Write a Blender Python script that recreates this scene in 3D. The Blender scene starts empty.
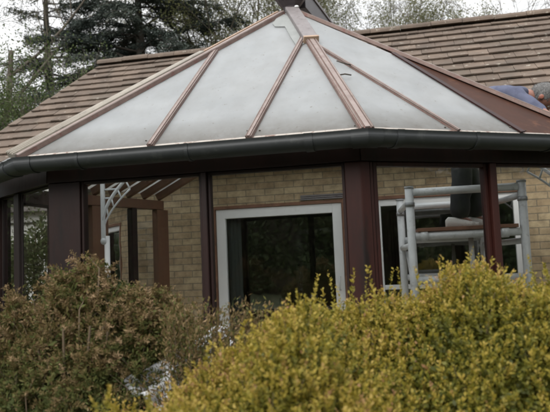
import bpy, bmesh, math, random
import numpy as np
from mathutils import Vector, Matrix

random.seed(7)
rng = np.random.default_rng(7)
sc = bpy.context.scene
col = sc.collection
R = math.radians

# ------------------------------------------------------------------ camera
EYE = Vector((0, 0, 1.3))
F = 660.0                       # focal length in pixels of a 550 px wide picture
PITCH = math.atan(59 / F)
ROLL = 0.042
fwd = Vector((0, math.cos(PITCH), math.sin(PITCH)))
up0 = Vector((0, -math.sin(PITCH), math.cos(PITCH)))
rt0 = Vector((1, 0, 0))
rt = rt0 * math.cos(ROLL) - up0 * math.sin(ROLL)
up = up0 * math.cos(ROLL) + rt0 * math.sin(ROLL)
cam_d = bpy.data.cameras.new('camera')
cam = bpy.data.objects.new('camera', cam_d)
col.objects.link(cam)
cam.matrix_world = Matrix(((rt.x, up.x, -fwd.x, EYE.x), (rt.y, up.y, -fwd.y, EYE.y),
                           (rt.z, up.z, -fwd.z, EYE.z), (0, 0, 0, 1)))
cam_d.sensor_width = 36
cam_d.lens = 36 * F / 550
cam_d.clip_start = 0.05
cam_d.clip_end = 2000
cam_d.dof.use_dof = True
cam_d.dof.focus_distance = 5.4
cam_d.dof.aperture_fstop = 3.4
sc.camera = cam


def ray(px, py):
    return fwd + rt * ((px - 275) / F) - up * ((py - 206) / F)


def at(px, py, Y):
    d = ray(px, py)
    return EYE + d * (Y / d.y)


def at_z(px, py, z):
    d = ray(px, py)
    return EYE + d * ((z - EYE.z) / d.z)


def at_plane(px, py, p, n):
    d = ray(px, py)
    return EYE + d * ((p - EYE).dot(n) / d.dot(n))


def px_of(p):
    v = p - EYE
    k = F / v.dot(fwd)
    return 275 + v.dot(rt) * k, 206 - v.dot(up) * k


# ------------------------------------------------------------------ mesh collector
MATS = {}


def tag(o, label=None, cat=None, group=None, kind=None):
    if label: o['label'] = label
    if cat: o['category'] = cat
    if group: o['group'] = group
    if kind: o['kind'] = kind
    return o


WORLD = {}


def empty(name, loc, rz=0.0):
    o = bpy.data.objects.new(name, None)
    col.objects.link(o)
    o.location = loc
    o.rotation_euler = (0, 0, rz)
    o.empty_display_size = 0.2
    WORLD[o.name] = Matrix.Translation(Vector(loc)) @ Matrix.Rotation(rz, 4, 'Z')
    return o


class MB:
    def __init__(self):
        self.v, self.f, self.sm = [], [], []

    def add(self, vs, fs, smooth=False):
        k = len(self.v)
        self.v += [Vector(p) for p in vs]
        self.f += [tuple(i + k for i in f) for f in fs]
        self.sm += [smooth] * len(fs)
        return self

    def hexa(self, a, b):
        """two quads (lists of 4 points), joined"""
        return self.add(list(a) + list(b), [(3, 2, 1, 0), (4, 5, 6, 7), (0, 1, 5, 4), (1, 2, 6, 5), (2, 3, 7, 6), (3, 0, 4, 7)])

    def box(self, c, s):
        c = Vector(c)
        x, y, z = s[0] / 2, s[1] / 2, s[2] / 2
        return self.hexa([c + Vector(p) for p in ((-x, -y, -z), (x, -y, -z), (x, y, -z), (-x, y, -z))],
                         [c + Vector(p) for p in ((-x, -y, z), (x, -y, z), (x, y, z), (-x, y, z))])

    def beam(self, p0, p1, w, h, n=(0, 0, 1), lift=0.0, w1=None):
        """a bar from p0 to p1, w wide, h high along n, its underside lifted by lift"""
        p0, p1 = Vector(p0), Vector(p1)
        d = (p1 - p0).normalized()
        n = Vector(n)
        n = (n - d * n.dot(d)).normalized()
        s = d.cross(n)
        w1 = w if w1 is None else w1
        a = [p0 + s * (-w / 2) + n * lift, p0 + s * (w / 2) + n * lift, p0 + s * (w / 2) + n * (lift + h), p0 - s * (w / 2) + n * (lift + h)]
        b = [p1 + s * (-w1 / 2) + n * lift, p1 + s * (w1 / 2) + n * lift, p1 + s * (w1 / 2) + n * (lift + h), p1 - s * (w1 / 2) + n * (lift + h)]
        return self.hexa(a, b)

    def slab(self, pts, n, t):
        """polygon pts thickened by t along n"""
        n = Vector(n).normalized()
        k = len(pts)
        vs = [Vector(p) for p in pts] + [Vector(p) + n * t for p in pts]
        fs = [tuple(range(k))[::-1], tuple(range(k, 2 * k))]
        for i in range(k):
            j = (i + 1) % k
            fs.append((i, j, k + j, k + i))
        return self.add(vs, fs)

    def tube(self, pts, rad, sides=8, cap=True, smooth=True):
        pts = [Vector(p) for p in pts]
        if not isinstance(rad, (list, tuple)): rad = [rad] * len(pts)
        vs, fs = [], []
        prev = None
        for i, p in enumerate(pts):
            d = (pts[min(i + 1, len(pts) - 1)] - pts[max(i - 1, 0)])
            d = d.normalized() if d.length > 1e-9 else Vector((0, 0, 1))
            if prev is None:
                a = d.orthogonal().normalized()
            else:
                a = prev - d * prev.dot(d)
                a = a.normalized() if a.length > 1e-6 else d.orthogonal().normalized()
            prev = a
            b = d.cross(a)
            for k in range(sides):
                t = 2 * math.pi * k / sides
                vs.append(p + (a * math.cos(t) + b * math.sin(t)) * rad[i])
        for i in range(len(pts) - 1):
            for k in range(sides):
                j = (k + 1) % sides
                fs.append((i * sides + k, i * sides + j, (i + 1) * sides + j, (i + 1) * sides + k))
        if cap:
            fs.append(tuple(range(sides))[::-1])
            fs.append(tuple(range((len(pts) - 1) * sides, len(pts) * sides)))
        return self.add(vs, fs, smooth)

    def lathe(self, c, prof, sides=24, smooth=True):
        c = Vector(c)
        vs, fs = [], []
        for r, z in prof:
            for k in range(sides):
                t = 2 * math.pi * (k + .5) / sides
                vs.append(c + Vector((r * math.cos(t), r * math.sin(t), z)))
        for i in range(len(prof) - 1):
            for k in range(sides):
                j = (k + 1) % sides
                fs.append((i * sides + k, i * sides + j, (i + 1) * sides + j, (i + 1) * sides + k))
        fs.append(tuple(range(sides))[::-1])
        fs.append(tuple(range((len(prof) - 1) * sides, len(prof) * sides)))
        return self.add(vs, fs, smooth)

    def ball(self, c, r, seg=14, rings=9, rot=None):
        c = Vector(c)
        if not isinstance(r, (tuple, list)): r = (r, r, r)
        vs, fs = [], []
        for i in range(1, rings):
            th = math.pi * i / rings
            for k in range(seg):
                ph = 2 * math.pi * k / seg
                p = Vector((r[0] * math.sin(th) * math.cos(ph), r[1] * math.sin(th) * math.sin(ph), r[2] * math.cos(th)))
                vs.append(c + (rot @ p if rot else p))
        for i in range(rings - 2):
            for k in range(seg):
                j = (k + 1) % seg
                fs.append((i * seg + k, (i + 1) * seg + k, (i + 1) * seg + j, i * seg + j))
        t = Vector((0, 0, r[2])); b = -t
        vs.append(c + (rot @ t if rot else t)); vs.append(c + (rot @ b if rot else b))
        n = len(vs)
        for k in range(seg):
            j = (k + 1) % seg
            fs.append((n - 2, k, j))
            fs.append((n - 1, (rings - 2) * seg + j, (rings - 2) * seg + k))
        return self.add(vs, fs, True)

    def build(self, name, mat, parent=None, bevel=0.0, root=None):
        """root: the thing the part belongs to (its frame), when parent is itself a part"""
        r = root or parent
        M = WORLD[r.name].inverted() if r is not None and r.name in WORLD else Matrix.Identity(4)
        me = bpy.data.meshes.new(name)
        me.from_pydata([tuple(M @ p) for p in self.v], [], self.f)
        me.polygons.foreach_set('use_smooth', self.sm)
        me.update()
        bm = bmesh.new(); bm.from_mesh(me)
        bmesh.ops.recalc_face_normals(bm, faces=bm.faces)
        bm.to_mesh(me); bm.free()
        me.materials.append(MATS[mat] if isinstance(mat, str) else mat)
        o = bpy.data.objects.new(name, me)
        col.objects.link(o)
        if parent is not None: o.parent = parent
        if bevel:
            b = o.modifiers.new('bevel', 'BEVEL'); b.width = bevel; b.segments = 2; b.limit_method = 'ANGLE'
        return o


# ------------------------------------------------------------------ materials
def new_mat(name):
    m = bpy.data.materials.new(name)
    m.use_nodes = True
    nt = m.node_tree
    nt.nodes.clear()
    out = nt.nodes.new('ShaderNodeOutputMaterial')
    MATS[name] = m
    return m, nt, out


def lk(nt, a, ao, b, bi):
    nt.links.new(a.outputs[ao], b.inputs[bi])


def ramp(nt, stops, interp='LINEAR'):
    r = nt.nodes.new('ShaderNodeValToRGB')
    r.color_ramp.interpolation = interp
    e = r.color_ramp.elements
    while len(e) < len(stops): e.new(0.5)
    for i, (p, c) in enumerate(stops):
        e[i].position = p
        e[i].color = (*c, 1)
    return r


def coords(nt, scale=(1, 1, 1)):
    tc = nt.nodes.new('ShaderNodeTexCoord')
    mp = nt.nodes.new('ShaderNodeMapping')
    mp.inputs['Scale'].default_value = scale
    lk(nt, tc, 'Object', mp, 'Vector')
    return mp


def noise(nt, vec, scale, detail=5, rough=.6):
    n = nt.nodes.new('ShaderNodeTexNoise')
    n.inputs['Scale'].default_value = scale
    n.inputs['Detail'].default_value = detail
    n.inputs['Roughness'].default_value = rough
    if vec: lk(nt, vec, 'Vector', n, 'Vector')
    return n


def mixc(nt, fac, a, b, blend='MIX'):
    m = nt.nodes.new('ShaderNodeMix')
    m.data_type = 'RGBA'
    m.blend_type = blend
    for sock, val in ((0, fac), (6, a), (7, b)):
        if isinstance(val, tuple) and hasattr(val[0], 'outputs'):
            nt.links.new(val[0].outputs[val[1]], m.inputs[sock])
        elif isinstance(val, (int, float)):
            m.inputs[sock].default_value = val
        else:
            m.inputs[sock].default_value = (*val, 1)
    return m


def weathered(name, c1, c2, scale=6, stretch=(1, 1, 1), rough=.6, c3=None, patch=(.6, .72), pscale=14, bump=.15, metallic=0.0, spec=.5):
    m, nt, out = new_mat(name)
    mp = coords(nt, stretch)
    n = noise(nt, mp, scale, 6, .65)
    r = ramp(nt, [(.3, c1), (.7, c2)])
    lk(nt, n, 'Fac', r, 'Fac')
    src, so = r, 'Color'
    if c3:
        n2 = noise(nt, mp, pscale, 5, .7)
        r2 = ramp(nt, [(patch[0], (0, 0, 0)), (patch[1], (1, 1, 1))])
        lk(nt, n2, 'Fac', r2, 'Fac')
        src, so = mixc(nt, (r2, 'Color'), (r, 'Color'), c3), 2
    p = nt.nodes.new('ShaderNodeBsdfPrincipled')
    p.inputs['Roughness'].default_value = rough
    p.inputs['Metallic'].default_value = metallic
    p.inputs['Specular IOR Level'].default_value = spec
    nt.links.new(src.outputs[so], p.inputs['Base Color'])
    if bump:
        b = nt.nodes.new('ShaderNodeBump')
        b.inputs['Strength'].default_value = bump
        b.inputs['Distance'].default_value = .01
        n3 = noise(nt, mp, scale * 6, 4, .6)
        lk(nt, n3, 'Fac', b, 'Height')
        lk(nt, b, 'Normal', p, 'Normal')
    lk(nt, p, 'BSDF', out, 'Surface')
    return m


weathered('maroon_timber', (.0105, .0052, .0046), (.0185, .0068, .0056), 5, (1, 1, .2), .5, (.007, .0045, .0042), (.55, .7), 9, .2, spec=.22)
weathered('dark_timber', (.011, .008, .0075), (.018, .0115, .0105), 5, (1, 1, .2), .5, (.010, .007, .0065), (.55, .7), 9, .2, spec=.25)
weathered('red_timber', (.016, .0058, .0048), (.036, .0095, .0068), 4, (1, 1, .15), .5, (.009, .005, .0045), (.52, .68), 7, .2, spec=.22)
weathered('brown_timber', (.085, .036, .016), (.13, .058, .026), 6, (1, 1, .12), .55, (.08, .034, .016), (.55, .7), 8, .15)
weathered('rust_timber', (.034, .0135, .008), (.058, .022, .0125), 2.5, (1, 1, 1), .7, (.10, .042, .022), (.58, .74), 5, .3, spec=.2)
weathered('bar_timber', (.135, .088, .074), (.215, .150, .130), 10, (1, 1, 1), .7, (.17, .075, .065), (.54, .68), 16, .25)
weathered('tan_timber', (.30, .20, .14), (.40, .29, .21), 8, (1, 1, 1), .7, (.20, .10, .07), (.55, .68), 12, .25)
weathered('cap_metal', (.165, .122, .108), (.25, .20, .18), 12, (1, 1, 1), .5, (.17, .10, .09), (.56, .7), 18, .15)
weathered('grey_capping', (.25, .225, .19), (.34, .31, .265), 7, (1, 1, 1), .6, (.19, .17, .15), (.55, .7), 16, .15)
weathered('lead', (.15, .135, .135), (.21, .19, .19), 8, (1, 1, 1), .55, (.11, .09, .09), (.55, .7), 14, .2)
weathered('dark_lead', (.035, .028, .033), (.055, .045, .05), 8, (1, 1, 1), .45, (.07, .06, .06), (.58, .75), 14, .2)
weathered('patch_grey', (.20, .21, .205), (.26, .27, .265), 8, (1, 1, 1), .8, None, bump=.2)
weathered('gutter_plastic', (.012, .0145, .016), (.019, .022, .0235), 5, (1, 1, 1), .62, (.055, .058, .056), (.58, .78), 7, .05)
weathered('eaves_strip', (.30, .27, .235), (.42, .385, .35), 9, (1, 1, 1), .7, (.16, .10, .08), (.52, .62), 20, .2)
weathered('white_paint', (.78, .79, .79), (.84, .85, .85), 4, (1, 1, 1), .4, None, bump=.03)
weathered('white_iron', (.50, .52, .53), (.62, .64, .65), 9, (1, 1, 1), .5, (.3, .28, .26), (.66, .8), 14, .1)
weathered('aluminium', (.62, .64, .65), (.74, .76, .77), 10, (1, 1, 1), .45, (.44, .44, .43), (.56, .72), 16, .08, metallic=.1)
weathered('collar_metal', (.30, .31, .32), (.40, .41, .42), 10, (1, 1, 1), .45, (.2, .2, .19), (.56, .72), 16, .08, metallic=.4)
weathered('ply_deck', (.16, .075, .045), (.24, .12, .075), 6, (1, 1, 1), .7, (.1, .05, .03), (.55, .7), 9, .1)
weathered('concrete_floor', (.42, .39, .34), (.52, .48, .42), 3, (1, 1, 1), .8, None, bump=.1)
weathered('plaster', (.30, .29, .26), (.36, .35, .31), 2, (1, 1, 1), .9, None, bump=.05)
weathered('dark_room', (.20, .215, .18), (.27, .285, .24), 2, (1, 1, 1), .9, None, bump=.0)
weathered('curtain', (.22, .24, .24), (.28, .30, .30), 5, (1, 1, .1), .9, None, bump=.1)
weathered('render_white', (.70, .70, .69), (.78, .78, .77), 2, (1, 1, 1), .8, (.6, .6, .58), (.6, .8), 3, .1)
weathered('sheet_white', (.36, .37, .38), (.46, .47, .48), 5, (1, 1, 1), .45, (.3, .29, .28), (.6, .75), 9, .1)
weathered('bark_grey', (.075, .062, .048), (.13, .11, .085), 5, (1, 1, .3), .9, (.10, .12, .07), (.55, .75), 4, .4)
weathered('bark_dark', (.045, .038, .030), (.08, .068, .055), 5, (1, 1, .3), .9, None, bump=.4)
weathered('twig_brown', (.07, .05, .03), (.12, .085, .05), 8, (1, 1, 1), .9, None, bump=.1)
weathered('skin', (.21, .098, .072), (.27, .135, .10), 9, (1, 1, 1), .5, (.42, .13, .09), (.55, .75), 12, .1)
weathered('shirt_blue', (.070, .078, .125), (.095, .105, .16), 4, (1, 1, 1), .9, (.058, .064, .105), (.5, .7), 12, .25)
weathered('trousers_dark', (.012, .013, .015), (.022, .023, .026), 6, (1, 1, 1), .9, None, bump=.25)
weathered('shoe_white', (.62, .61, .58), (.74, .73, .70), 8, (1, 1, 1), .6, (.32, .29, .25), (.58, .7), 12, .1)
weathered('hair_grey', (.085, .085, .085), (.22, .215, .21), 60, (1, 1, 1), .7, None, bump=.5)
weathered('eye_white', (.6, .6, .58), (.65, .65, .63), 5, (1, 1, 1), .3, None, bump=0)
weathered('lip', (.30, .11, .09), (.34, .13, .10), 5, (1, 1, 1), .5, None, bump=0)


def poly_mat():
    m, nt, out = new_mat('polycarbonate')
    mp = coords(nt)
    n = noise(nt, mp, 2.2, 7, .65)
    r = ramp(nt, [(.3, (.64, .66, .675)), (.72, (.705, .72, .73))])
    lk(nt, n, 'Fac', r, 'Fac')
    # dirt: specks, drifts and a washed-down film
    n2 = noise(nt, mp, 26, 4, .7)
    r2 = ramp(nt, [(.64, (0, 0, 0)), (.72, (.8, .8, .8))])
    lk(nt, n2, 'Fac', r2, 'Fac')
    m1 = mixc(nt, (r2, 'Color'), (r, 'Color'), (.40, .37, .33))
    sep = nt.nodes.new('ShaderNodeSeparateXYZ')
    lk(nt, mp, 'Vector', sep, 'Vector')
    mr = nt.nodes.new('ShaderNodeMapRange')           # grime gathered on the lowest hand's breadth
    mr.inputs['From Min'].default_value = 2.20
    mr.inputs['From Max'].default_value = 2.44
    mr.inputs['To Min'].default_value = 1.1
    mr.inputs['To Max'].default_value = 0
    lk(nt, sep, 'Z', mr, 'Value')
    n3 = noise(nt, mp, 9, 5, .7)
    mu = nt.nodes.new('ShaderNodeMath'); mu.operation = 'MULTIPLY'
    lk(nt, mr, 'Result', mu, 0); lk(nt, n3, 'Fac', mu, 1)
    m2 = mixc(nt, (mu, 0), (m1, 2), (.28, .245, .20))
    mp2 = coords(nt, (1.2, 1.2, .25))
    n4 = noise(nt, mp2, 5, 5, .6)
    r4 = ramp(nt, [(.40, (0, 0, 0)), (.75, (.32, .32, .32))])
    lk(nt, n4, 'Fac', r4, 'Fac')
    m3 = mixc(nt, (r4, 'Color'), (m2, 2), (.50, .505, .50))
    p = nt.nodes.new('ShaderNodeBsdfPrincipled')
    p.inputs['Roughness'].default_value = .45
    nt.links.new(m3.outputs[2], p.inputs['Base Color'])
    t = nt.nodes.new('ShaderNodeBsdfTranslucent')
    sv_ = nt.nodes.new('ShaderNodeVectorMath'); sv_.operation = 'SCALE'; sv_.inputs['Scale'].default_value = 1.36
    nt.links.new(m3.outputs[2], sv_.inputs[0]); lk(nt, sv_, 'Vector', t, 'Color')
    mx = nt.nodes.new('ShaderNodeMixShader')
    mx.inputs['Fac'].default_value = .78
    lk(nt, p, 'BSDF', mx, 1); lk(nt, t, 'BSDF', mx, 2)
    lk(nt, mx, 'Shader', out, 'Surface')


def glass_mat(name, tint, refl, rough=.015):
    m, nt, out = new_mat(name)
    t = nt.nodes.new('ShaderNodeBsdfTransparent')
    t.inputs['Color'].default_value = (*tint, 1)
    g = nt.nodes.new('ShaderNodeBsdfGlossy')
    g.inputs['Roughness'].default_value = rough
    f = nt.nodes.new('ShaderNodeFresnel')
    f.inputs['IOR'].default_value = 1.5
    mp = coords(nt)
    n = noise(nt, mp, 3, 2, .5)
    b = nt.nodes.new('ShaderNodeBump')
    b.inputs['Strength'].default_value = .02
    b.inputs['Distance'].default_value = .05
    lk(nt, n, 'Fac', b, 'Height'); lk(nt, b, 'Normal', g, 'Normal')
    mu = nt.nodes.new('ShaderNodeMath'); mu.operation = 'MULTIPLY'; mu.use_clamp = True
    mu.inputs[1].default_value = refl
    lk(nt, f, 'Fac', mu, 0)
    mx = nt.nodes.new('ShaderNodeMixShader')
    lk(nt, mu, 0, mx, 'Fac'); lk(nt, t, 'BSDF', mx, 1); lk(nt, g, 'BSDF', mx, 2)
    lk(nt, mx, 'Shader', out, 'Surface')


def brick_mat():
    m, nt, out = new_mat('buff_brick')
    tc = nt.nodes.new('ShaderNodeTexCoord')
    sep = nt.nodes.new('ShaderNodeSeparateXYZ'); lk(nt, tc, 'Object', sep, 'Vector')
    crs = nt.nodes.new('ShaderNodeVectorMath'); crs.operation = 'CROSS_PRODUCT'      # along the wall, whatever way it faces
    crs.inputs[0].default_value = (0, 0, 1); lk(nt, tc, 'Normal', crs, 1)
    add = nt.nodes.new('ShaderNodeVectorMath'); add.operation = 'DOT_PRODUCT'
    lk(nt, crs, 'Vector', add, 0); lk(nt, tc, 'Object', add, 1)
    cmb = nt.nodes.new('ShaderNodeCombineXYZ')
    lk(nt, add, 'Value', cmb, 'X'); lk(nt, sep, 'Z', cmb, 'Y')
    b = nt.nodes.new('ShaderNodeTexBrick')
    b.inputs['Scale'].default_value = 1
    b.inputs['Brick Width'].default_value = .225
    b.inputs['Row Height'].default_value = .075
    b.inputs['Mortar Size'].default_value = .006
    b.inputs['Mortar Smooth'].default_value = .2
    b.inputs['Bias'].default_value = -.1
    b.inputs['Color1'].default_value = (.54, .435, .285, 1)
    b.inputs['Color2'].default_value = (.40, .295, .185, 1)
    b.inputs['Mortar'].default_value = (.27, .23, .17, 1)
    lk(nt, cmb, 'Vector', b, 'Vector')
    n = noise(nt, cmb, 9, 6, .7)
    r = ramp(nt, [(.28, (.50, .48, .46)), (.7, (1.12, 1.10, 1.04))])
    lk(nt, n, 'Fac', r, 'Fac')
    mm = mixc(nt, 1.0, (b, 'Color'), (r, 'Color'), 'MULTIPLY')
    p = nt.nodes.new('ShaderNodeBsdfPrincipled')
    p.inputs['Roughness'].default_value = .9
    nt.links.new(mm.outputs[2], p.inputs['Base Color'])
    bp = nt.nodes.new('ShaderNodeBump'); bp.invert = True
    bp.inputs['Strength'].default_value = .5; bp.inputs['Distance'].default_value = .01
    lk(nt, b, 'Fac', bp, 'Height'); lk(nt, bp, 'Normal', p, 'Normal')
    lk(nt, p, 'BSDF', out, 'Surface')


def tile_mat():
    m, nt, out = new_mat('roof_tile')
    mp = coords(nt)
    geo = nt.nodes.new('ShaderNodeNewGeometry')
    r = ramp(nt, [(0, (.094, .068, .051)), (.5, (.117, .086, .065)), (1, (.142, .106, .081))])
    lk(nt, geo, 'Random Per Island', r, 'Fac')
    n = noise(nt, mp, 3.5, 6, .7)
    r1 = ramp(nt, [(.32, (.62, .61, .60)), (.7, (1.2, 1.18, 1.15))])
    lk(nt, n, 'Fac', r1, 'Fac')
    mm = mixc(nt, 1.0, (r, 'Color'), (r1, 'Color'), 'MULTIPLY')
    n2 = noise(nt, mp, 11, 4, .65)                   # lichen
    r2 = ramp(nt, [(.63, (0, 0, 0)), (.69, (.8, .8, .8))])
    lk(nt, n2, 'Fac', r2, 'Fac')
    m2 = mixc(nt, (r2, 'Color'), (mm, 2), (.33, .30, .25))
    n3 = noise(nt, mp, 2.3, 6, .75)                # moss and soot
    r3 = ramp(nt, [(.50, (0, 0, 0)), (.70, (.75, .75, .75))])
    lk(nt, n3, 'Fac', r3, 'Fac')
    m3 = mixc(nt, (r3, 'Color'), (m2, 2), (.085, .072, .055))
    p = nt.nodes.new('ShaderNodeBsdfPrincipled')
    p.inputs['Roughness'].default_value = .85
    nt.links.new(m3.outputs[2], p.inputs['Base Color'])
    b = nt.nodes.new('ShaderNodeBump'); b.inputs['Strength'].default_value = .35; b.inputs['Distance'].default_value = .01
    n4 = noise(nt, mp, 60, 4, .7)
    lk(nt, n4, 'Fac', b, 'Height'); lk(nt, b, 'Normal', p, 'Normal')
    lk(nt, p, 'BSDF', out, 'Surface')


def leaf_mat(name, stops, transl=.3, rough=.55):
    m, nt, out = new_mat(name)
    a = nt.nodes.new('ShaderNodeAttribute')
    a.attribute_name = 'tint'
    r = ramp(nt, stops)
    lk(nt, a, 'Fac', r, 'Fac')
    p = nt.nodes.new('ShaderNodeBsdfPrincipled')
    p.inputs['Roughness'].default_value = rough
    p.inputs['Specular IOR Level'].default_value = .3
    lk(nt, r, 'Color', p, 'Base Color')
    t = nt.nodes.new('ShaderNodeBsdfTranslucent')
    lk(nt, r, 'Color', t, 'Color')
    mx = nt.nodes.new('ShaderNodeMixShader')
    mx.inputs['Fac'].default_value = transl
    lk(nt, p, 'BSDF', mx, 1); lk(nt, t, 'BSDF', mx, 2)
    lk(nt, mx, 'Shader', out, 'Surface')


def ground_mat():
    m, nt, out = new_mat('garden_ground')
    mp = coords(nt)
    n = noise(nt, mp, .8, 6, .7)
    r = ramp(nt, [(.35, (.045, .06, .022)), (.55, (.06, .07, .028)), (.7, (.09, .07, .045))])
    lk(nt, n, 'Fac', r, 'Fac')
    p = nt.nodes.new('ShaderNodeBsdfPrincipled'); p.inputs['Roughness'].default_value = .95
    lk(nt, r, 'Color', p, 'Base Color')
    b = nt.nodes.new('ShaderNodeBump'); b.inputs['Strength'].default_value = .6
    n4 = noise(nt, mp, 40, 4, .7)
    lk(nt, n4, 'Fac', b, 'Height'); lk(nt, b, 'Normal', p, 'Normal')
    lk(nt, p, 'BSDF', out, 'Surface')


poly_mat(); brick_mat(); tile_mat(); ground_mat()
glass_mat('window_glass', (.95, .955, .94), 2.0)
glass_mat('door_glass', (.66, .70, .67), 7)
leaf_mat('golden_leaf', [(0, (.060, .070, .012)), (.32, (.165, .158, .022)), (.62, (.31, .245, .034)), (.86, (.43, .315, .075)), (1, (.29, .16, .075))], .35)
leaf_mat('brown_leaf', [(0, (.032, .050, .013)), (.40, (.090, .100, .026)), (.56, (.130, .093, .034)), (.82, (.200, .136, .068)), (1, (.32, .22, .125))], .3, .8)
leaf_mat('needle', [(0, (.036, .050, .045)), (.5, (.072, .090, .076)), (1, (.13, .145, .11))], .15, .7)
leaf_mat('spring_leaf', [(0, (.075, .085, .032)), (.5, (.13, .14, .055)), (1, (.21, .20, .10))], .4)
leaf_mat('green_leaf', [(0, (.028, .045, .016)), (.5, (.055, .085, .028)), (1, (.11, .14, .05))], .35)
leaf_mat('dark_hedge', [(0, (.05, .075, .03)), (.5, (.10, .135, .06)), (1, (.17, .21, .09))], .25)

# ------------------------------------------------------------------ world, light, view
w = bpy.data.worlds.new('World')
sc.world = w
w.use_nodes = True
nt = w.node_tree
nt.nodes.clear()
SUN_EL, SUN_AZ = R(40), R(205)          # azimuth clockwise from +Y: behind the camera, a little left
sky = nt.nodes.new('ShaderNodeTexSky')
sky.sky_type = 'NISHITA'
sky.sun_disc = False
sky.sun_elevation = SUN_EL
sky.sun_rotation = SUN_AZ
sky.dust_density = 4
sky.air_density = 1.5
hsv = nt.nodes.new('ShaderNodeHueSaturation')
hsv.inputs['Saturation'].default_value = .10
lk(nt, sky, 'Color', hsv, 'Color')
# an overcast deck: the sky evened out towards one pale cloud grey
wtc = nt.nodes.new('ShaderNodeTexCoord')
wsep = nt.nodes.new('ShaderNodeSeparateXYZ'); lk(nt, wtc, 'Generated', wsep, 'Vector')
wz = nt.nodes.new('ShaderNodeMath'); wz.operation = 'MULTIPLY_ADD'; wz.use_clamp = False
wz.inputs[1].default_value = 9.5; wz.inputs[2].default_value = 3.7
wmx = nt.nodes.new('ShaderNodeMath'); wmx.operation = 'MAXIMUM'; wmx.inputs[1].default_value = 0
lk(nt, wsep, 'Z', wmx, 0); lk(nt, wmx, 0, wz, 0)
wn = nt.nodes.new('ShaderNodeTexNoise'); wn.inputs['Scale'].default_value = 3; wn.inputs['Detail'].default_value = 4
lk(nt, wtc, 'Generated', wn, 'Vector')
wr = ramp(nt, [(.3, (.90, .92, .95)), (.7, (1.06, 1.06, 1.06))]); lk(nt, wn, 'Fac', wr, 'Fac')
wv = nt.nodes.new('ShaderNodeVectorMath'); wv.operation = 'SCALE'
lk(nt, wr, 'Color', wv, 0); lk(nt, wz, 0, wv, 'Scale')
cl = mixc(nt, .75, (hsv, 'Color'), (wv, 'Vector'))
bg = nt.nodes.new('ShaderNodeBackground')
bg.inputs['Strength'].default_value = .10
nt.links.new(cl.outputs[2], bg.inputs['Color'])
wo = nt.nodes.new('ShaderNodeOutputWorld')
lk(nt, bg, 'Background', wo, 'Surface')
sd = bpy.data.lights.new('sun', 'SUN')
sd.energy = 1.4
sd.angle = R(40)
sd.color = (1, .97, .92)
so = bpy.data.objects.new('sun', sd)
col.objects.link(so)
dirv = Vector((math.sin(SUN_AZ) * math.cos(SUN_EL), math.cos(SUN_AZ) * math.cos(SUN_EL), math.sin(SUN_EL)))
so.rotation_euler = dirv.to_track_quat('Z', 'Y').to_euler()
so.location = dirv * 50
sc.view_settings.view_transform = 'Standard'
sc.view_settings.look = 'None'
sc.view_settings.exposure = .97
sc.view_settings.gamma = 1
sc.view_settings.use_curve_mapping = False
sc.render.engine = 'CYCLES'
sc.cycles.max_bounces = 10
sc.cycles.transparent_max_bounces = 16
sc.cycles.use_denoising = True
sc.cycles.filter_width = 2.0

# ------------------------------------------------------------------ ground
g = MB()
g.add([(-600, -600, 0), (600, -600, 0), (600, 900, 0), (-600, 900, 0)], [(0, 1, 2, 3)])
tag(g.build('ground', 'garden_ground'), kind='structure')

# ------------------------------------------------------------------ conservatory key points
EZ = 2.20
A = at_z(25, 159, EZ)
B = at_z(365, 131, EZ)
Rp = at_z(550, 137, EZ)
Lp = at_z(0, 169, EZ)
APEX = at(291, 13, 6.5)
C = B + (Rp - B).normalized() * 2.7
D = A + (Lp - A).normalized() * 1.35
Z = Vector((0, 0, 1))


def inward(p, q):
    d = (q - p).normalized()
    return Vector((-d.y, d.x, 0))


nAB, nBC, nDA = inward(A, B), inward(B, C), inward(D, A)
WALLDIR = math.atan2((B - A).y, (B - A).x)
HOUSE = empty('brick_bungalow', (0, 7.5, 0), WALLDIR)
tag(HOUSE, 'buff brick bungalow with brown tiled roof and white framed glass doors', 'house')
HM = WORLD[HOUSE.name]


def hw(x, y, z):
    return HM @ Vector((x, y, z))


def hl(p):
    return HM.inverted() @ p


HN = (HM.to_3x3() @ Vector((0, 1, 0)))          # into the house
HU = (HM.to_3x3() @ Vector((1, 0, 0)))


def on_wall(px, py, y=0.0):
    return hl(at_plane(px, py, hw(0, y, 0), HN))


# wall line of the conservatory, set in under the gutter
OFF = .21


def mitre(p, n1, n2, o):
    s = n1 + n2
    return p + s * (o / (1 + n1.dot(n2)))


Aw, Bw = mitre(A, nDA, nAB, OFF), mitre(B, nAB, nBC, OFF)
Cw = C + nBC * OFF
Dw = D + nDA * OFF
fAB = (A - APEX).cross(B - APEX).normalized()
fBC = (B - APEX).cross(C - APEX).normalized()
fDA = (D - APEX).cross(A - APEX).normalized()
if fAB.z < 0: fAB = -fAB
if fBC.z < 0: fBC = -fBC
if fDA.z < 0: fDA = -fDA
print('KEY', [tuple(round(c, 2) for c in p) for p in (A, B, C, D, Aw, Bw, APEX)], 'walldir', math.degrees(WALLDIR))

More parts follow.
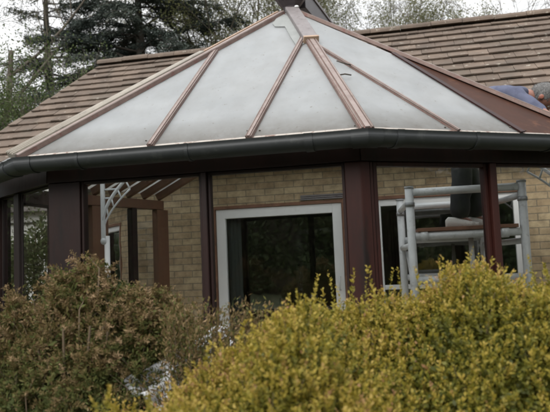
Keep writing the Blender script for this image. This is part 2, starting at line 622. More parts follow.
# ------------------------------------------------------------------ house
EAVE_Y, EAVE_Z, PITCHR = -.30, 2.45, R(38)
ridge_mid = at_plane(300, 43.5, hw(0, EAVE_Y, EAVE_Z), HM.to_3x3() @ Vector((0, -math.sin(PITCHR), math.cos(PITCHR))))
RY, RZ = hl(ridge_mid).y, ridge_mid.z
print('ridge', RY, RZ)
roofn = HM.to_3x3() @ Vector((0, -math.sin(PITCHR), math.cos(PITCHR)))
xl_ridge = hl(at_plane(104, 63, hw(0, EAVE_Y, EAVE_Z), roofn)).x
xl_low_p = hl(at_plane(0, 134, hw(0, EAVE_Y, EAVE_Z), roofn))
XR = 7.2
print('left verge ridge x', xl_ridge, 'low', tuple(xl_low_p))


def verge_x(y):
    t = (RY - y) / (RY - xl_low_p.y)
    return xl_ridge + (xl_low_p.x - xl_ridge) * t


H2 = 2.42
# openings on the garden wall (local x ranges)
d0 = on_wall(214, 250).x; d1 = on_wall(346.5, 250).x
dz1 = on_wall(280, 203).z
w0 = on_wall(372, 230).x; w1 = on_wall(526, 230).x
wz1 = on_wall(420, 194).z
wz0 = .75
print('door', d0, d1, dz1, 'window', w0, w1, wz1)
XL = on_wall(63, 230).x
XV = verge_x(0) + .12
wall = MB()


def wbox(x0, x1, z0, z1, y0=0.0, y1=.28):
    wall.hexa([hw(x0, y0, z0), hw(x1, y0, z0), hw(x1, y1, z0), hw(x0, y1, z0)],
              [hw(x0, y0, z1), hw(x1, y0, z1), hw(x1, y1, z1), hw(x0, y1, z1)])


wbox(XL, d0, -.1, H2); wbox(d0, d1, dz1, H2); wbox(d1, w0, -.1, H2)
wbox(w0, w1, -.1, wz0); wbox(w0, w1, wz1, H2); wbox(w1, XR - .15, -.1, H2)
HD = 2 * RY - 2 * EAVE_Y - .0
yb = 2 * RY - EAVE_Y - .3
wbox(XL, XL + .28, -.1, H2, .28, yb); wbox(XR - .43, XR - .15, -.1, H2, .28, yb); wbox(XL, XR - .15, -.1, H2, yb, yb + .28)
for xx in (XL, XR - .43):        # gables
    zt = H2 + (RY - .2) * math.tan(PITCHR) - .05
    wall.hexa([hw(xx, .1, H2), hw(xx, RY, zt), hw(xx, yb + .18, H2), hw(xx, RY, H2 - .01)],
              [hw(xx + .28, .1, H2), hw(xx + .28, RY, zt), hw(xx + .28, yb + .18, H2), hw(xx + .28, RY, H2 - .01)])
wall.build('wall', 'buff_brick', HOUSE)

# tiles: overlapping courses, each tile its own island inside the one roof mesh
roof = MB()
cp, sp = math.cos(PITCHR), math.sin(PITCHR)
slope_len = (RY - EAVE_Y) / cp
NC = 17
gauge = slope_len / NC


def rp(x, s, h):
    return hw(x, EAVE_Y + s * cp - h * sp, EAVE_Z + s * sp + h * cp)


rr = random.Random(3)
for c in range(NC):
    s0 = c * gauge - .02
    s1 = min((c + 1) * gauge + .06, slope_len)
    xs0 = verge_x(EAVE_Y + (c + .5) * gauge * cp) + rr.uniform(-.02, .02)
    x = xs0 + (-.13 if c % 2 else 0) + rr.uniform(-.01, .01)
    while x < XR:
        x0, x1 = max(x, xs0), min(x + .26, XR)
        x += .26
        if x1 - x0 < .05: continue
        ds = rr.uniform(-.012, .012)
        dh = rr.uniform(-.004, .006)
        tl = rr.uniform(-.004, .004)
        t = .020
        a = [rp(x0 + .0015, s0 + ds, .032 + dh), rp(x1 - .0015, s0 + ds, .032 + dh + tl), rp(x1 - .003, s1, -.005), rp(x0 + .003, s1, -.005)]
        b = [rp(x0 + .0015, s0 + ds, .032 + t + dh), rp(x1 - .0015, s0 + ds, .032 + t + dh + tl), rp(x1 - .003, s1, -.005 + t), rp(x0 + .003, s1, -.005 + t)]
        roof.hexa(a, b)
# rear slope and deck under the tiles
roof.slab([hw(verge_x(EAVE_Y), EAVE_Y, EAVE_Z - .02), hw(XR, EAVE_Y, EAVE_Z - .02), hw(XR, RY, RZ - .02), hw(verge_x(RY), RY, RZ - .02)], -roofn, .05)
roof.slab([hw(verge_x(RY), RY, RZ), hw(XR, RY, RZ), hw(XR, 2 * RY - EAVE_Y, EAVE_Z), hw(verge_x(RY), 2 * RY - EAVE_Y, EAVE_Z)],
          HM.to_3x3() @ Vector((0, sp, cp)), .05)
roof_o = roof.build('roof', 'roof_tile', HOUSE)
rd = MB()
x = xl_ridge - .02
while x < XR:
    L = .45
    dz = rr.uniform(-.006, .008); 
    pr = []
    for k in range(9):
        t = math.pi * k / 8
        pr.append((-.135 * math.cos(t), .10 * math.sin(t)))
    v0 = [hw(x, RY + a, RZ + .0 + b + dz) for a, b in pr]
    v1 = [hw(min(x + L - .006, XR), RY + a, RZ + b + dz + rr.uniform(-.002, .002)) for a, b in pr]
    n = len(pr)
    rd.add(v0 + v1, [(i, i + 1, n + i + 1, n + i) for i in range(n - 1)] + [tuple(range(n)), tuple(range(2 * n - 1, n - 1, -1)), (0, n, 2 * n - 1, n - 1)])
    x += L
rd.build('ridge_tiles', 'roof_tile', roof_o, root=HOUSE)
fa = MB()
fa.hexa([hw(XL, EAVE_Y + .03, 2.365), hw(XR, EAVE_Y + .03, 2.365), hw(XR, EAVE_Y + .055, 2.365), hw(XL, EAVE_Y + .055, 2.365)],
        [hw(XL, EAVE_Y + .03, 2.415), hw(XR, EAVE_Y + .03, 2.415), hw(XR, EAVE_Y + .055, 2.415), hw(XL, EAVE_Y + .055, 2.415)])
fa.hexa([hw(XL, EAVE_Y + .057, 2.372), hw(XR, EAVE_Y + .057, 2.372), hw(XR, -.003, 2.372), hw(XL, -.003, 2.372)],
        [hw(XL, EAVE_Y + .057, 2.384), hw(XR, EAVE_Y + .057, 2.384), hw(XR, -.003, 2.384), hw(XL, -.003, 2.384)])
fa.build('fascia', 'brown_timber', HOUSE)
po = MB()
po.hexa([hw(XV, -.02, 0), hw(XV + .12, -.02, 0), hw(XV + .12, .10, 0), hw(XV, .10, 0)], [hw(XV, -.02, 2.5), hw(XV + .12, -.02, 2.5), hw(XV + .12, .10, 2.5), hw(XV, .10, 2.5)])
po.build('carport_post', 'brown_timber', HOUSE, bevel=.005)


def frame_ring(mb, x0, x1, z0, z1, t, y0, y1, bottom=True):
    def b(xa, xb, za, zb):
        mb.hexa([hw(xa, y0, za), hw(xb, y0, za), hw(xb, y1, za), hw(xa, y1, za)], [hw(xa, y0, zb), hw(xb, y0, zb), hw(xb, y1, zb), hw(xa, y1, zb)])
    b(x0, x0 + t, z0, z1); b(x1 - t, x1, z0, z1)
    b(x0 + t, x1 - t, z1 - t, z1)
    if bottom: b(x0 + t, x1 - t, z0, z0 + t)


def opening(name, x0, x1, z0, z1, t, rail=None):
    s = MB()     # brown timber lining round the white frame
    lin = .035
    frame_ring(s, x0 - .004, x1 + .004, z0, z1 + .055, lin, -.012, .10, False)
    s.build('lining', 'ply_deck', HOUSE)
    f = MB()
    frame_ring(f, x0 + lin, x1 - lin, z0 + .02, z1 + .018, t, .012, .09)
    if rail:
        f.hexa([hw(x0 + lin + t, .02, rail), hw(x1 - lin - t, .02, rail), hw(x1 - lin - t, .08, rail), hw(x0 + lin + t, .08, rail)],
               [hw(x0 + lin + t, .02, rail + .05), hw(x1 - lin - t, .02, rail + .05), hw(x1 - lin - t, .08, rail + .05), hw(x0 + lin + t, .08, rail + .05)])
    fo = f.build(name, 'white_paint', HOUSE, bevel=.004)
    gl = MB()
    xa, xb, za, zb = x0 + lin + t, x1 - lin - t, z0 + .02 + t, z1 + .018 - t
    gl.add([hw(xa, .05, za), hw(xb, .05, za), hw(xb, .05, zb), hw(xa, .05, zb)], [(0, 1, 2, 3)])
    gl.build('pane', 'door_glass', fo, root=HOUSE)
    return fo


door = opening('patio_door', d0, d1, .10, dz1 - .055, .105)
win = opening('window', w0, w1, wz0, wz1 - .055, .07, .98)
h = MB(); hx = d1 - .09
h.tube([hw(hx, .010, 1.0), hw(hx, -.03, 1.0), hw(hx, -.03, 1.14), hw(hx, .010, 1.14)], .009, 8)
h.build('handle', 'aluminium', door, root=HOUSE)
# dim rooms behind the glass
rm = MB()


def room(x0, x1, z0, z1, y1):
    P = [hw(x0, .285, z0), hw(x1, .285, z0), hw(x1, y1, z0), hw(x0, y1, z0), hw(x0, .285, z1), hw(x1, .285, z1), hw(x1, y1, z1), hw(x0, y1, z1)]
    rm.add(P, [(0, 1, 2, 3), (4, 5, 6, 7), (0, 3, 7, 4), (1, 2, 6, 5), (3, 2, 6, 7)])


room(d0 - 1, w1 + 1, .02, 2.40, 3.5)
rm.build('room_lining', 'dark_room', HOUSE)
cu = MB()
pts = []
for i in range(15):
    pts.append((d0 + .13 + i * .011, .17 + .018 * math.sin(i * 1.5)))
vs = [hw(a, b, .12) for a, b in pts] + [hw(a, b, dz1 - .06) for a, b in pts]
cu.add(vs, [(i, i + 1, 15 + i + 1, 15 + i) for i in range(14)], True)
co = cu.build('curtain', 'curtain', HOUSE)
# slim vent above the door head
v = MB()
va, vb = on_wall(301, 202).x, d1 - .01
for k in range(3):
    v.hexa([hw(va, -.03, dz1 + .012 + k * .02), hw(vb, -.03, dz1 + .012 + k * .02), hw(vb, -.001, dz1 + .012 + k * .02), hw(va, -.001, dz1 + .012 + k * .02)],
           [hw(va, -.022, dz1 + .028 + k * .02), hw(vb, -.022, dz1 + .028 + k * .02), hw(vb, -.001, dz1 + .028 + k * .02), hw(va, -.001, dz1 + .028 + k * .02)])
v.build('vent', 'lead', HOUSE)

# ------------------------------------------------------------------ conservatory
CON = empty('conservatory', (0, 0, 0))
WORLD[CON.name] = Matrix.Identity(4)
tag(CON, 'conservatory with faceted white polycarbonate roof and dark red timber windows', 'conservatory')
# floor and dwarf wall
Ew = hw(hl(Dw).x + .05, -.004, 0); Ew.z = 0
Fw = hw(hl(Cw).x + .1, -.004, 0); Fw.z = 0
fl = MB()
ring = [Vector((p.x, p.y, .06)) for p in (Dw, Aw, Bw, Cw, Fw, Ew)]
fl.slab(ring, Z, .04)
fl.build('floor', 'concrete_floor', CON)
SILL, HEAD = .62, 2.005
dw = MB(); sl = MB()
for p, q, n in ((Dw, Aw, nDA), (Aw, Bw, nAB), (Bw, Cw, nBC), (Ew, Dw, inward(Ew, Dw)), (Cw, Fw, inward(Cw, Fw))):
    p0, q0 = Vector((p.x, p.y, 0)), Vector((q.x, q.y, 0))
    dw.hexa([p0, q0, q0 + n * .20, p0 + n * .20], [v + Z * (SILL - .04) for v in (p0, q0, q0 + n * .20, p0 + n * .20)])
    a, b = p0 - n * .04 + Z * (SILL - .038), q0 - n * .04 + Z * (SILL - .038)
    sl.hexa([a, b, b + n * .26, a + n * .26], [v + Z * .036 for v in (a, b, b + n * .26, a + n * .26)])
dw.build('dwarf_wall', 'buff_brick', CON)
sl.build('sill', 'maroon_timber', CON)


def facet_s(px, py, p, n):
    """distance along the facet wall line (from p) of the picture column px"""
    q = at_plane(px, py, p, n)
    return q


def upright(p, q, n, w0, w1, y0, y1, z0, z1, name, mat, bevel=.006):
    d = (q - p); d.z = 0; d.normalize()
    base = Vector((p.x, p.y, 0))
    mb = MB()
    a = [base + d * w0 + n * y0, base + d * w1 + n * y0, base + d * w1 + n * y1, base + d * w0 + n * y1]
    mb.hexa([v + Z * z0 for v in a], [v + Z * z1 for v in a])
    return mb.build(name, mat, CON, bevel=bevel)


def sx(px, py, p, n, q):
    d = (q - p); d.z = 0; d.normalize()
    r = at_plane(px, py, p, n)
    return (r - p).dot(d)


def casement(p, q, n, s0, s1, z0, z1, t=.045, mat='maroon_timber', y0=.02, y1=.08):
    d = (q - p); d.z = 0; d.normalize()
    base = Vector((p.x, p.y, 0))
    mb = MB()

    def b(sa, sb, za, zb):
        a = [base + d * sa + n * y0, base + d * sb + n * y0, base + d * sb + n * y1, base + d * sa + n * y1]
        mb.hexa([v + Z * za for v in a], [v + Z * zb for v in a])
    b(s0, s0 + t, z0, z1); b(s1 - t, s1, z0, z1); b(s0 + t, s1 - t, z1 - t, z1); b(s0 + t, s1 - t, z0, z0 + t)
    fo = mb.build('window_frame', mat, CON, bevel=.004)
    gl = MB()
    ym = (y0 + y1) / 2
    P = [base + d * (s0 + t) + n * ym, base + d * (s1 - t) + n * ym]
    gl.add([P[0] + Z * (z0 + t), P[1] + Z * (z0 + t), P[1] + Z * (z1 - t), P[0] + Z * (z1 - t)], [(0, 1, 2, 3)])
    gl.build('pane', 'window_glass', fo, root=CON)
    return fo


T = .022
# front facet
LAB = (Bw - Aw).length
s_a = sx(82, 178, Aw, nAB, Bw); s_m0 = sx(200, 174, Aw, nAB, Bw); s_m1 = sx(207, 174, Aw, nAB, Bw); s_b = sx(341, 168, Aw, nAB, Bw)
upright(Aw, Bw, nAB, .0, s_a - T, .0, .14, SILL, HEAD + .02, 'corner_post', 'maroon_timber')
casement(Aw, Bw, nAB, s_a - T, s_m0 + .004, SILL, HEAD + .02, T)
upright(Aw, Bw, nAB, s_m0 + .006, s_m1 - .006, -.012, .10, SILL, HEAD + .02, 'mullion', 'maroon_timber')
casement(Aw, Bw, nAB, s_m1 - .004, s_b + T, SILL, HEAD + .02, T)
# near corner post, one piece wrapping the corner
LBC = (Cw - Bw).length
s_c = sx(378, 165, Bw, nBC, Cw); s_n0 = sx(488, 165, Bw, nBC, Cw); s_n1 = sx(496, 165, Bw, nBC, Cw); s_d = sx(607, 165, Bw, nBC, Cw)
dAB = (Bw - Aw).normalized(); dBC = (Cw - Bw).normalized()
mb = MB()
P0 = Aw + dAB * (s_b + T + .002); P1 = Bw.copy(); P2 = Bw + dBC * (s_c * .52)
pl = [P0, P1, P2, P2 + nBC * .13, mitre(Bw, nAB, nBC, .13), P0 + nAB * .13]
pl = [Vector((p.x, p.y, SILL)) for p in pl]
mb.slab(pl, Z, HEAD + .02 - SILL)
mb.build('corner_post', 'red_timber', CON, bevel=.008)
upright(Bw, Cw, nBC, s_c * .56, s_c * .74, .012, .11, SILL, HEAD + .02, 'mullion', 'red_timber')
casement(Bw, Cw, nBC, s_c * .78, s_n0 + .004, SILL, HEAD + .02, s_c * .22, 'red_timber')
upright(Bw, Cw, nBC, s_n0 + .006, s_n1 - .006, -.012, .10, SILL, HEAD + .02, 'mullion', 'red_timber')
casement(Bw, Cw, nBC, s_n1 - .004, s_d, SILL, HEAD + .02, T, 'red_timber')
upright(Bw, Cw, nBC, s_d + .002, s_d + .07, -.012, .10, SILL, HEAD + .02, 'mullion', 'maroon_timber')
casement(Bw, Cw, nBC, s_d + .072, LBC - .09, SILL, HEAD + .02, T)
upright(Bw, Cw, nBC, LBC - .088, LBC, 0, .12, SILL, HEAD + .02, 'corner_post', 'maroon_timber')
# left facet
LDA = (Aw - Dw).length
t0 = sx(47, 200, Dw, nDA, Aw); t1 = sx(17.5, 200, Dw, nDA, Aw); t2 = sx(12, 200, Dw, nDA, Aw)
print('left facet', LDA, t0, t1, t2, 'AB', LAB, s_a, s_m0, s_m1, s_b, 'BC', LBC, s_c, s_n0, s_n1, s_d)
tt = min(t0 + T, LDA - .01)
if LDA - tt > .02:
    upright(Dw, Aw, nDA, tt + .002, LDA - .002, .003, .12, SILL, HEAD + .02, 'corner_post', 'maroon_timber')
casement(Dw, Aw, nDA, t1 - .012, tt, SILL, HEAD + .02, T * .6, 'dark_timber', .035, .055)
upright(Dw, Aw, nDA, t2 + .002, t1 - .014, .01, .06, SILL, HEAD + .02, 'mullion', 'dark_timber')
casement(Dw, Aw, nDA, .09, t2 - .002, SILL, HEAD + .02, T * .6, 'dark_timber', .035, .055)
upright(Dw, Aw, nDA, .0, .088, 0, .12, SILL, HEAD + .02, 'corner_post', 'maroon_timber')
# return walls to the house
nED, nCF = inward(Ew, Dw), inward(Cw, Fw)
for p, q, n in ((Ew, Dw, nED), (Cw, Fw, nCF)):
    L = Vector((q.x - p.x, q.y - p.y, 0)).length
    casement(p, q, n, .09, L / 2 - .03, SILL, HEAD + .02, T)
    upright(p, q, n, L / 2 - .028, L / 2 + .028, -.01, .1, SILL, HEAD + .02, 'mullion', 'maroon_timber')
    casement(p, q, n, L / 2 + .03, L - .09, SILL, HEAD + .02, T)
# eaves beam (ring beam over the windows) and soffit
eb = MB()
for p, q, n in ((Dw, Aw, nDA), (Aw, Bw, nAB), (Bw, Cw, nBC), (Ew, Dw, nED), (Cw, Fw, nCF)):
    p0, q0 = Vector((p.x, p.y, HEAD + .022)), Vector((q.x, q.y, HEAD + .022))
    eb.hexa([p0 - n * .015, q0 - n * .015, q0 + n * .14, p0 + n * .14], [v + Z * .15 for v in (p0 - n * .015, q0 - n * .015, q0 + n * .14, p0 + n * .14)])
eb.build('eaves_beam', 'maroon_timber', CON)

# ---- gutter: ogee section swept round the eaves with mitred corners
PROF = [(.10, -.002), (.092, -.03), (.10, -.05), (.088, -.085), (.06, -.112), (.0, -.12), (-.05, -.112), (-.06, -.1), (-.06, .004), (-.052, .004),
        (-.052, -.095), (0, -.112), (.056, -.104), (.080, -.08), (.091, -.05), (.084, -.03), (.092, -.002)]


def chaikin(pts, keep=2):
    q = [pts[0]]
    for a, b in zip(pts, pts[1:]):
        q += [(a[0] * .75 + b[0] * .25, a[1] * .75 + b[1] * .25), (a[0] * .25 + b[0] * .75, a[1] * .25 + b[1] * .75)]
    return q + [pts[-1]]


PROF = [(a, b * .92) for a, b in chaikin(chaikin(PROF[:8])) + PROF[8:]]


def sweep(path, prof, closed=False):
    mb = MB()
    k = len(path)
    outs = []
    for i in range(k):
        ns = []
        if i > 0: ns.append(-inward(path[i - 1], path[i]))
        if i < k - 1: ns.append(-inward(path[i], path[i + 1]))
        if len(ns) == 2: outs.append((ns[0] + ns[1]) / (1 + ns[0].dot(ns[1])))
        else: outs.append(ns[0])
    m = len(prof)
    vs = [path[i] + outs[i] * a + Z * b for i in range(k) for a, b in prof]
    fs = [(i * m + j, i * m + (j + 1) % m, (i + 1) * m + (j + 1) % m, (i + 1) * m + j) for i in range(k - 1) for j in range(m)]
    mb.add(vs, fs)
    mb.add([path[0] + outs[0] * a + Z * b for a, b in prof], [tuple(range(m))])
    mb.add([path[-1] + outs[-1] * a + Z * b for a, b in prof], [tuple(range(m))])
    return mb


GD, GA, GB, GC = D - nDA * .0, A.copy(), B.copy(), C.copy()
gut = sweep([GD, GA, GB, GC], PROF).build('gutter', 'gutter_plastic', CON)
BR = [(a * 1.035 + (.002 if a > 0 else -.002), b * 1.03 - (.004 if b < -.05 else -.001)) for a, b in PROF[:-8]]


def gutter_union(p, q, s, wd=.03):
    d = (q - p).normalized()
    sweep([p + d * (s - wd / 2), p + d * (s + wd / 2)], BR).build('gutter_bracket', 'gutter_plastic', gut, root=CON)


for px, py, wd in ((82, 154, .025), (190, 146, .025), (310, 136, .06)):
    gutter_union(A, B, sx(px, py, A, nAB, B), wd)
for px, py, wd in ((394, 133, .055), (470, 134, .025), (545, 137, .025)):
    gutter_union(B, C, sx(px, py, B, nBC, C), wd)
gutter_union(D, A, (A - D).length - .22, .03)
sweep([A - (A - D).normalized() * .10, A, A + (B - A).normalized() * .10], BR).build('gutter_corner', 'gutter_plastic', gut, root=CON)
sweep([B - (B - A).normalized() * .09, B, B + (C - B).normalized() * .09], BR).build('gutter_corner', 'gutter_plastic', gut, root=CON)


# ---- roof panels and bars
def hip_point(p, px):
    lo, hi = 0.0, 1.0
    f = lambda t: px_of(p + (APEX - p) * t)[0] - px
    flo = f(lo)
    for _ in range(50):
        mid = (lo + hi) / 2
        if (f(mid) > 0) == (flo > 0): lo = mid
        else: hi = mid
    return p + (APEX - p) * lo


def eave_pt(px, py, p, q, n):
    d = (q - p).normalized()
    return p + d * sx(px, py, p, n, q)


e1 = eave_pt(152, 143, A, B, nAB); h1 = hip_point(A, 217)
e2 = eave_pt(250, 137, A, B, nAB); h2 = hip_point(B, 306)
e3 = eave_pt(455, 131, B, C, nBC); h3 = hip_point(B, 312)
low0 = at_plane(392, 56.5, B, fBC)
PE = eave_pt(521, 134, B, C, nBC)            # where the white sheeting stops
GE = eave_pt(612, 137, B, C, nBC)            # foot of the bare raking board


def panel(pts, n):
    mb = MB(); mb.slab(pts, n, .022)
    return mb.build('roof_panel', 'polycarbonate', CON)


panel([A, e1, h1], fAB)
panel([e1, e2, h2, APEX, h1], fAB)
panel([e2, B, h2], fAB)
panel([B, e3, h3], fBC)
panel([e3, PE, low0, APEX, h3], fBC)
panel([D, A, APEX], fDA)
# rear-left slope, from the left eaves up to the short ridge running back to the house
rdir = (HN * 1.0 + HU * .10).normalized()
RIDGE0 = APEX + Vector((0, 0, .0))
RIDGE1 = APEX + rdir * 2.7
Eg = Vector((Ew.x, Ew.y, EZ)) - nED * OFF
n5 = (D - APEX).cross(RIDGE1 - APEX).normalized()
if n5.z < 0: n5 = -n5
panel([Eg, D, APEX], ((D - APEX).cross(Eg - APEX).normalized() * (1 if (D - APEX).cross(Eg - APEX).z > 0 else -1)))
n6 = (Eg - APEX).cross(RIDGE1 - APEX).normalized()
if n6.z < 0: n6 = -n6
panel([Eg, APEX, RIDGE1], n6)


def bar(p, q, w, n, mat='bar_timber', capw=None, h=.034, name='glazing_bar', capmat='cap_metal'):
    d = (q - p).normalized()
    o = MB().beam(p, q, w, h, n, .020).build(name, mat, CON, bevel=.003)
    cw = capw or w * .42
    nn = (Vector(n) - d * Vector(n).dot(d)).normalized()
    s = d.cross(nn)
    c = MB().beam(p, q, cw, .010, n, .020 + h - .001)
    # two fine beads along the edges
    c.tube([p + s * (w * .42) + nn * (.022 + h), q + s * (w * .42) + nn * (.022 + h)], .005, 6)
    c.tube([p - s * (w * .42) + nn * (.022 + h), q - s * (w * .42) + nn * (.022 + h)], .005, 6)
    c.build('bar_cap', capmat, o, root=CON)
    return o


def inset(p, q, a, b):
    d = (q - p).normalized()
    return p + d * a, q - d * b


bar(*inset(e1, h1, -.02, .02), .050, fAB, h=.026)
bar(*inset(e2, h2, -.02, .05), .048, fAB, h=.026)
bar(*inset(e3, h3, -.02, .05), .032, fBC, h=.022)
# far hip on the left: red bar with a wide grey capping along its lower run
nhA = (fAB + fDA).normalized()
nhB = (fAB + fBC).normalized()
hb = bar(*inset(A, APEX, -.04, .1), .055, (fAB * 1.2 + fDA).normalized(), 'bar_timber', .045)
mid = A + (APEX - A) * .63
dh = (APEX - A).normalized()
sA = dh.cross(nhA).normalized()
sideA = -sA if sA.dot(nAB) < 0 and False else sA
# the side pointing away from the front facet
away = (-nAB); away = (away - dh * away.dot(dh))
out_side = sA if (px_of(A + sA * .1 + dh)[1] < px_of(A + dh)[1]) else -sA
g = MB()
p0, p1 = A - dh * .05 + out_side * .115, mid + out_side * .062
g.beam(p0, p1, .17, .045, nhA, .02, .065)
for k, (o0, o1) in enumerate(((-.07, -.026), (-.02, -.007), (.03, .012), (.072, .028))):
    g.tube([p0 + out_side * o0 + nhA * .068, p1 + out_side * o1 + nhA * .068], .010, 6)
g.build('hip_capping', 'grey_capping', CON)
tp = MB()
tp.beam(mid + out_side * .056 - dh * .2, APEX - dh * .12 + out_side * .05, .03, .05, nhA, .02)
tp.build('hip_edge_strip', 'tan_timber', CON)
# near hip: timber with twin ribs, its top under a lead sleeve
top_t = .60
hp_end = B + (APEX - B) * .66
hipB = MB().beam(B - (APEX - B).normalized() * .05, hp_end, .10, .036, nhB, .018).build('hip_bar', 'bar_timber', CON, bevel=.004)
dB = (APEX - B).normalized(); sB = dB.cross(nhB).normalized()
cb = MB()
for o in (-.036, .036):
    cb.tube([B - dB * .05 + sB * o + nhB * .055, hp_end + sB * o + nhB * .055], .009, 6)
cb.beam(B - dB * .05, hp_end, .036, .010, nhB, .0535)
cb.build('bar_cap', 'cap_metal', hipB, root=CON)
MB().beam(hp_end - dB * .02, APEX - dB * .02, .135, .055, nhB, .020).build('lead_sleeve', 'lead', CON, bevel=.01)
MB().beam(hp_end - dB * .04, hp_end - dB * .01, .14, .066, nhB, .018).build('sleeve_end', 'tan_timber', CON, bevel=.004)
# thin darker grey patch on the sheet beside the sleeve
fp = [at_plane(x, y, APEX + fAB * .03, fAB) for x, y in ((272.5, 24), (281, 13), (289, 17), (304, 44), (297, 47), (291, 38), (285, 27), (275, 27))]
mb = MB(); mb.slab(fp, fAB, .006); mb.build('grey_patch', 'patch_grey', CON)
# sealed strip closing the sheets at the gutter
es = MB()
for p, q, f_, n in ((A, B, fAB, nAB), (B, GE, fBC, nBC)):
    d = (q - p).normalized()
    es.beam(p + d * .02 + n * .002, q - d * .01 + n * .002, .03, .030, f_, -.006)
es.build('eaves_strip', 'eaves_strip', CON)
# bits of moss and splinters at the bar feet
ms = MB()
rr2 = random.Random(5)
for e, n, f_ in ((e1, nAB, fAB), (e2, nAB, fAB), (B, nAB, fAB), (e3, nBC, fBC), (PE, nBC, fBC)):
    for k in range(3):
        c = e + Vector((rr2.uniform(-.07, .07), rr2.uniform(-.02, .02), 0)) + n * rr2.uniform(.0, .06)
        c.z = EZ + (c - B if f_ is fBC else c - A).dot(n) * .9 + .035
        ms.ball(c, (rr2.uniform(.004, .009), rr2.uniform(.004, .009), rr2.uniform(.003, .006)), 7, 5)
ms.build('moss_tufts', 'bark_dark', CON)['kind'] = 'stuff'
# stray dry twigs on the right slope
for (x0, y0), (x1, y1), (x2, y2) in (((337, 61), (343, 63), (351, 65)), ((339, 75), (345, 74), (351, 75))):
    MB().tube([at_plane(x, y, APEX + fBC * (.04 + k), fBC) for (x, y), k in (((x0, y0), .0), ((x1, y1), .03), ((x2, y2), .005))], .006, 6).build('stray_twig', 'bark_dark', CON)

# ---- raking board at the end of the sheeting
# foot rises from nothing at the apex to a quarter metre at the gutter
GT = at(612, 139, GE.y + .03)      # top of the board at its foot
GT = at_plane(600, 141, GE, (GE - APEX).cross(Z).normalized())
topdir = (GT - APEX)
thick = (GE - APEX).cross(Z).normalized()
if thick.y < 0: thick = -thick
rb = MB()
fA = [low0 + fBC * .024, PE + fBC * .024, GE + fBC * .024, GT + Z * .022, APEX + (GT - APEX) * .335 + Z * .022]
rb.add([p for p in fA] + [p + thick * .06 for p in fA],
       [(0, 1, 2, 3, 4), (9, 8, 7, 6, 5), (0, 5, 6, 1), (1, 6, 7, 2), (2, 7, 8, 3), (3, 8, 9, 4), (4, 9, 5, 0)])
rbo = rb.build('raking_board', 'rust_timber', CON)
MB().beam(low0 + fBC * .03, PE + fBC * .03, .05, .012, fBC, .0).build('glazing_bead', 'red_timber', rbo, root=CON)
bar(APEX + (GT - APEX) * .02, GT, .06, Z, 'bar_timber', .03, .03, 'hip_bar')
MB().beam(APEX + (GT - APEX) * .3, GT, .012, .03, Z, -.02).build('board_edge', 'tan_timber', rbo, root=CON)

# ---- hub at the apex, ridge piece behind
hub = MB()
hub.lathe(APEX, [(.075, .02), (.085, .05), (.135, .11), (.185, .19), (.185, .22), (.12, .27), (.05, .34), (.03, .48), (.05, .52), (.03, .58), (.004, .68)], 8, False)
hub.build('roof_hub', 'dark_lead', CON, bevel=.006)
MB().ball(APEX + Vector((.055, -.09, .03)), (.022, .012, .012), 10, 7).build('sealant', 'white_paint', CON)
rg = MB()
r0 = at(299, -8, 6.62); r1 = at(334, 36, 8.6)
rg.beam(r0, r1 + (r1 - r0) * .3, .12, .20, Z, -.17)
ro = rg.build('ridge_board', 'dark_lead', CON, bevel=.006)
MB().beam(r0, r1 + (r1 - r0) * .3, .15, .03, Z, .031).build('ridge_cap', 'lead', ro, root=CON)

# ---- inner glazed screen on the left, with its own little lean-to rafters
S0 = at(70, 192.5, 6.35); S1 = at(161, 202.5, 7.38)
S0.z = S1.z = (S0.z + S1.z) / 2
sd_ = Vector((S1.x - S0.x, S1.y - S0.y, 0)); SL = sd_.length; sd_.normalize()
sn = Vector((sd_.y, -sd_.x, 0))
if sn.x < 0: sn = -sn
MB().beam(S0, S1, .09, .10, Z, -.10).build('screen_head', 'brown_timber', CON, bevel=.005)


def screen_s(px):
    nrm = sd_.cross(Z)
    return (at_plane(px, 230, S0, nrm) - S0).dot(sd_)


def spost(pa, pb, mat='brown_timber', nm='screen_post', dep=.08):
    sa, sb = screen_s(pa), screen_s(pb)
    c = S0 + sd_ * ((sa + sb) / 2)
    mb = MB()
    mb.beam(Vector((c.x, c.y, .10)), Vector((c.x, c.y, S0.z - .102)), sb - sa, dep, sn, -dep / 2)
    return mb.build(nm, mat, CON, bevel=.005)


spost(90, 106); spost(130, 135, 'maroon_timber'); spost(155, 166); spost(72, 79, 'maroon_timber')
for pa, pb in ((106, 130), (135, 155), (79, 90)):
    sa, sb = screen_s(pa) + .005, screen_s(pb) - .005
    mb = MB()
    mb.add([S0 + sd_ * sa + Z * (.12 - S0.z), S0 + sd_ * sb + Z * (.12 - S0.z), S0 + sd_ * sb - Z * .104, S0 + sd_ * sa - Z * .104], [(0, 1, 2, 3)])
    mb.build('screen_pane', 'window_glass', CON)
rise = Vector((HU.x, HU.y, .52)).normalized()
upn = sd_.cross(rise).normalized()
if upn.z < 0: upn = -upn
for k in range(6):
    p = S0 + sd_ * (.06 + k * (SL - .1) / 5) + Z * .004
    MB().beam(p, p + rise * 1.0, .05, .075, upn).build('rafter', 'brown_timber', CON, bevel=.004)
mb = MB(); q0, q1 = S0 + upn * .082, S0 + sd_ * (SL - .02) + upn * .082
mb.slab([q0, q1, q1 + rise * 1.0, q0 + rise * 1.0], upn, .016)
mb.build('lean_to_panel', 'polycarbonate', CON)

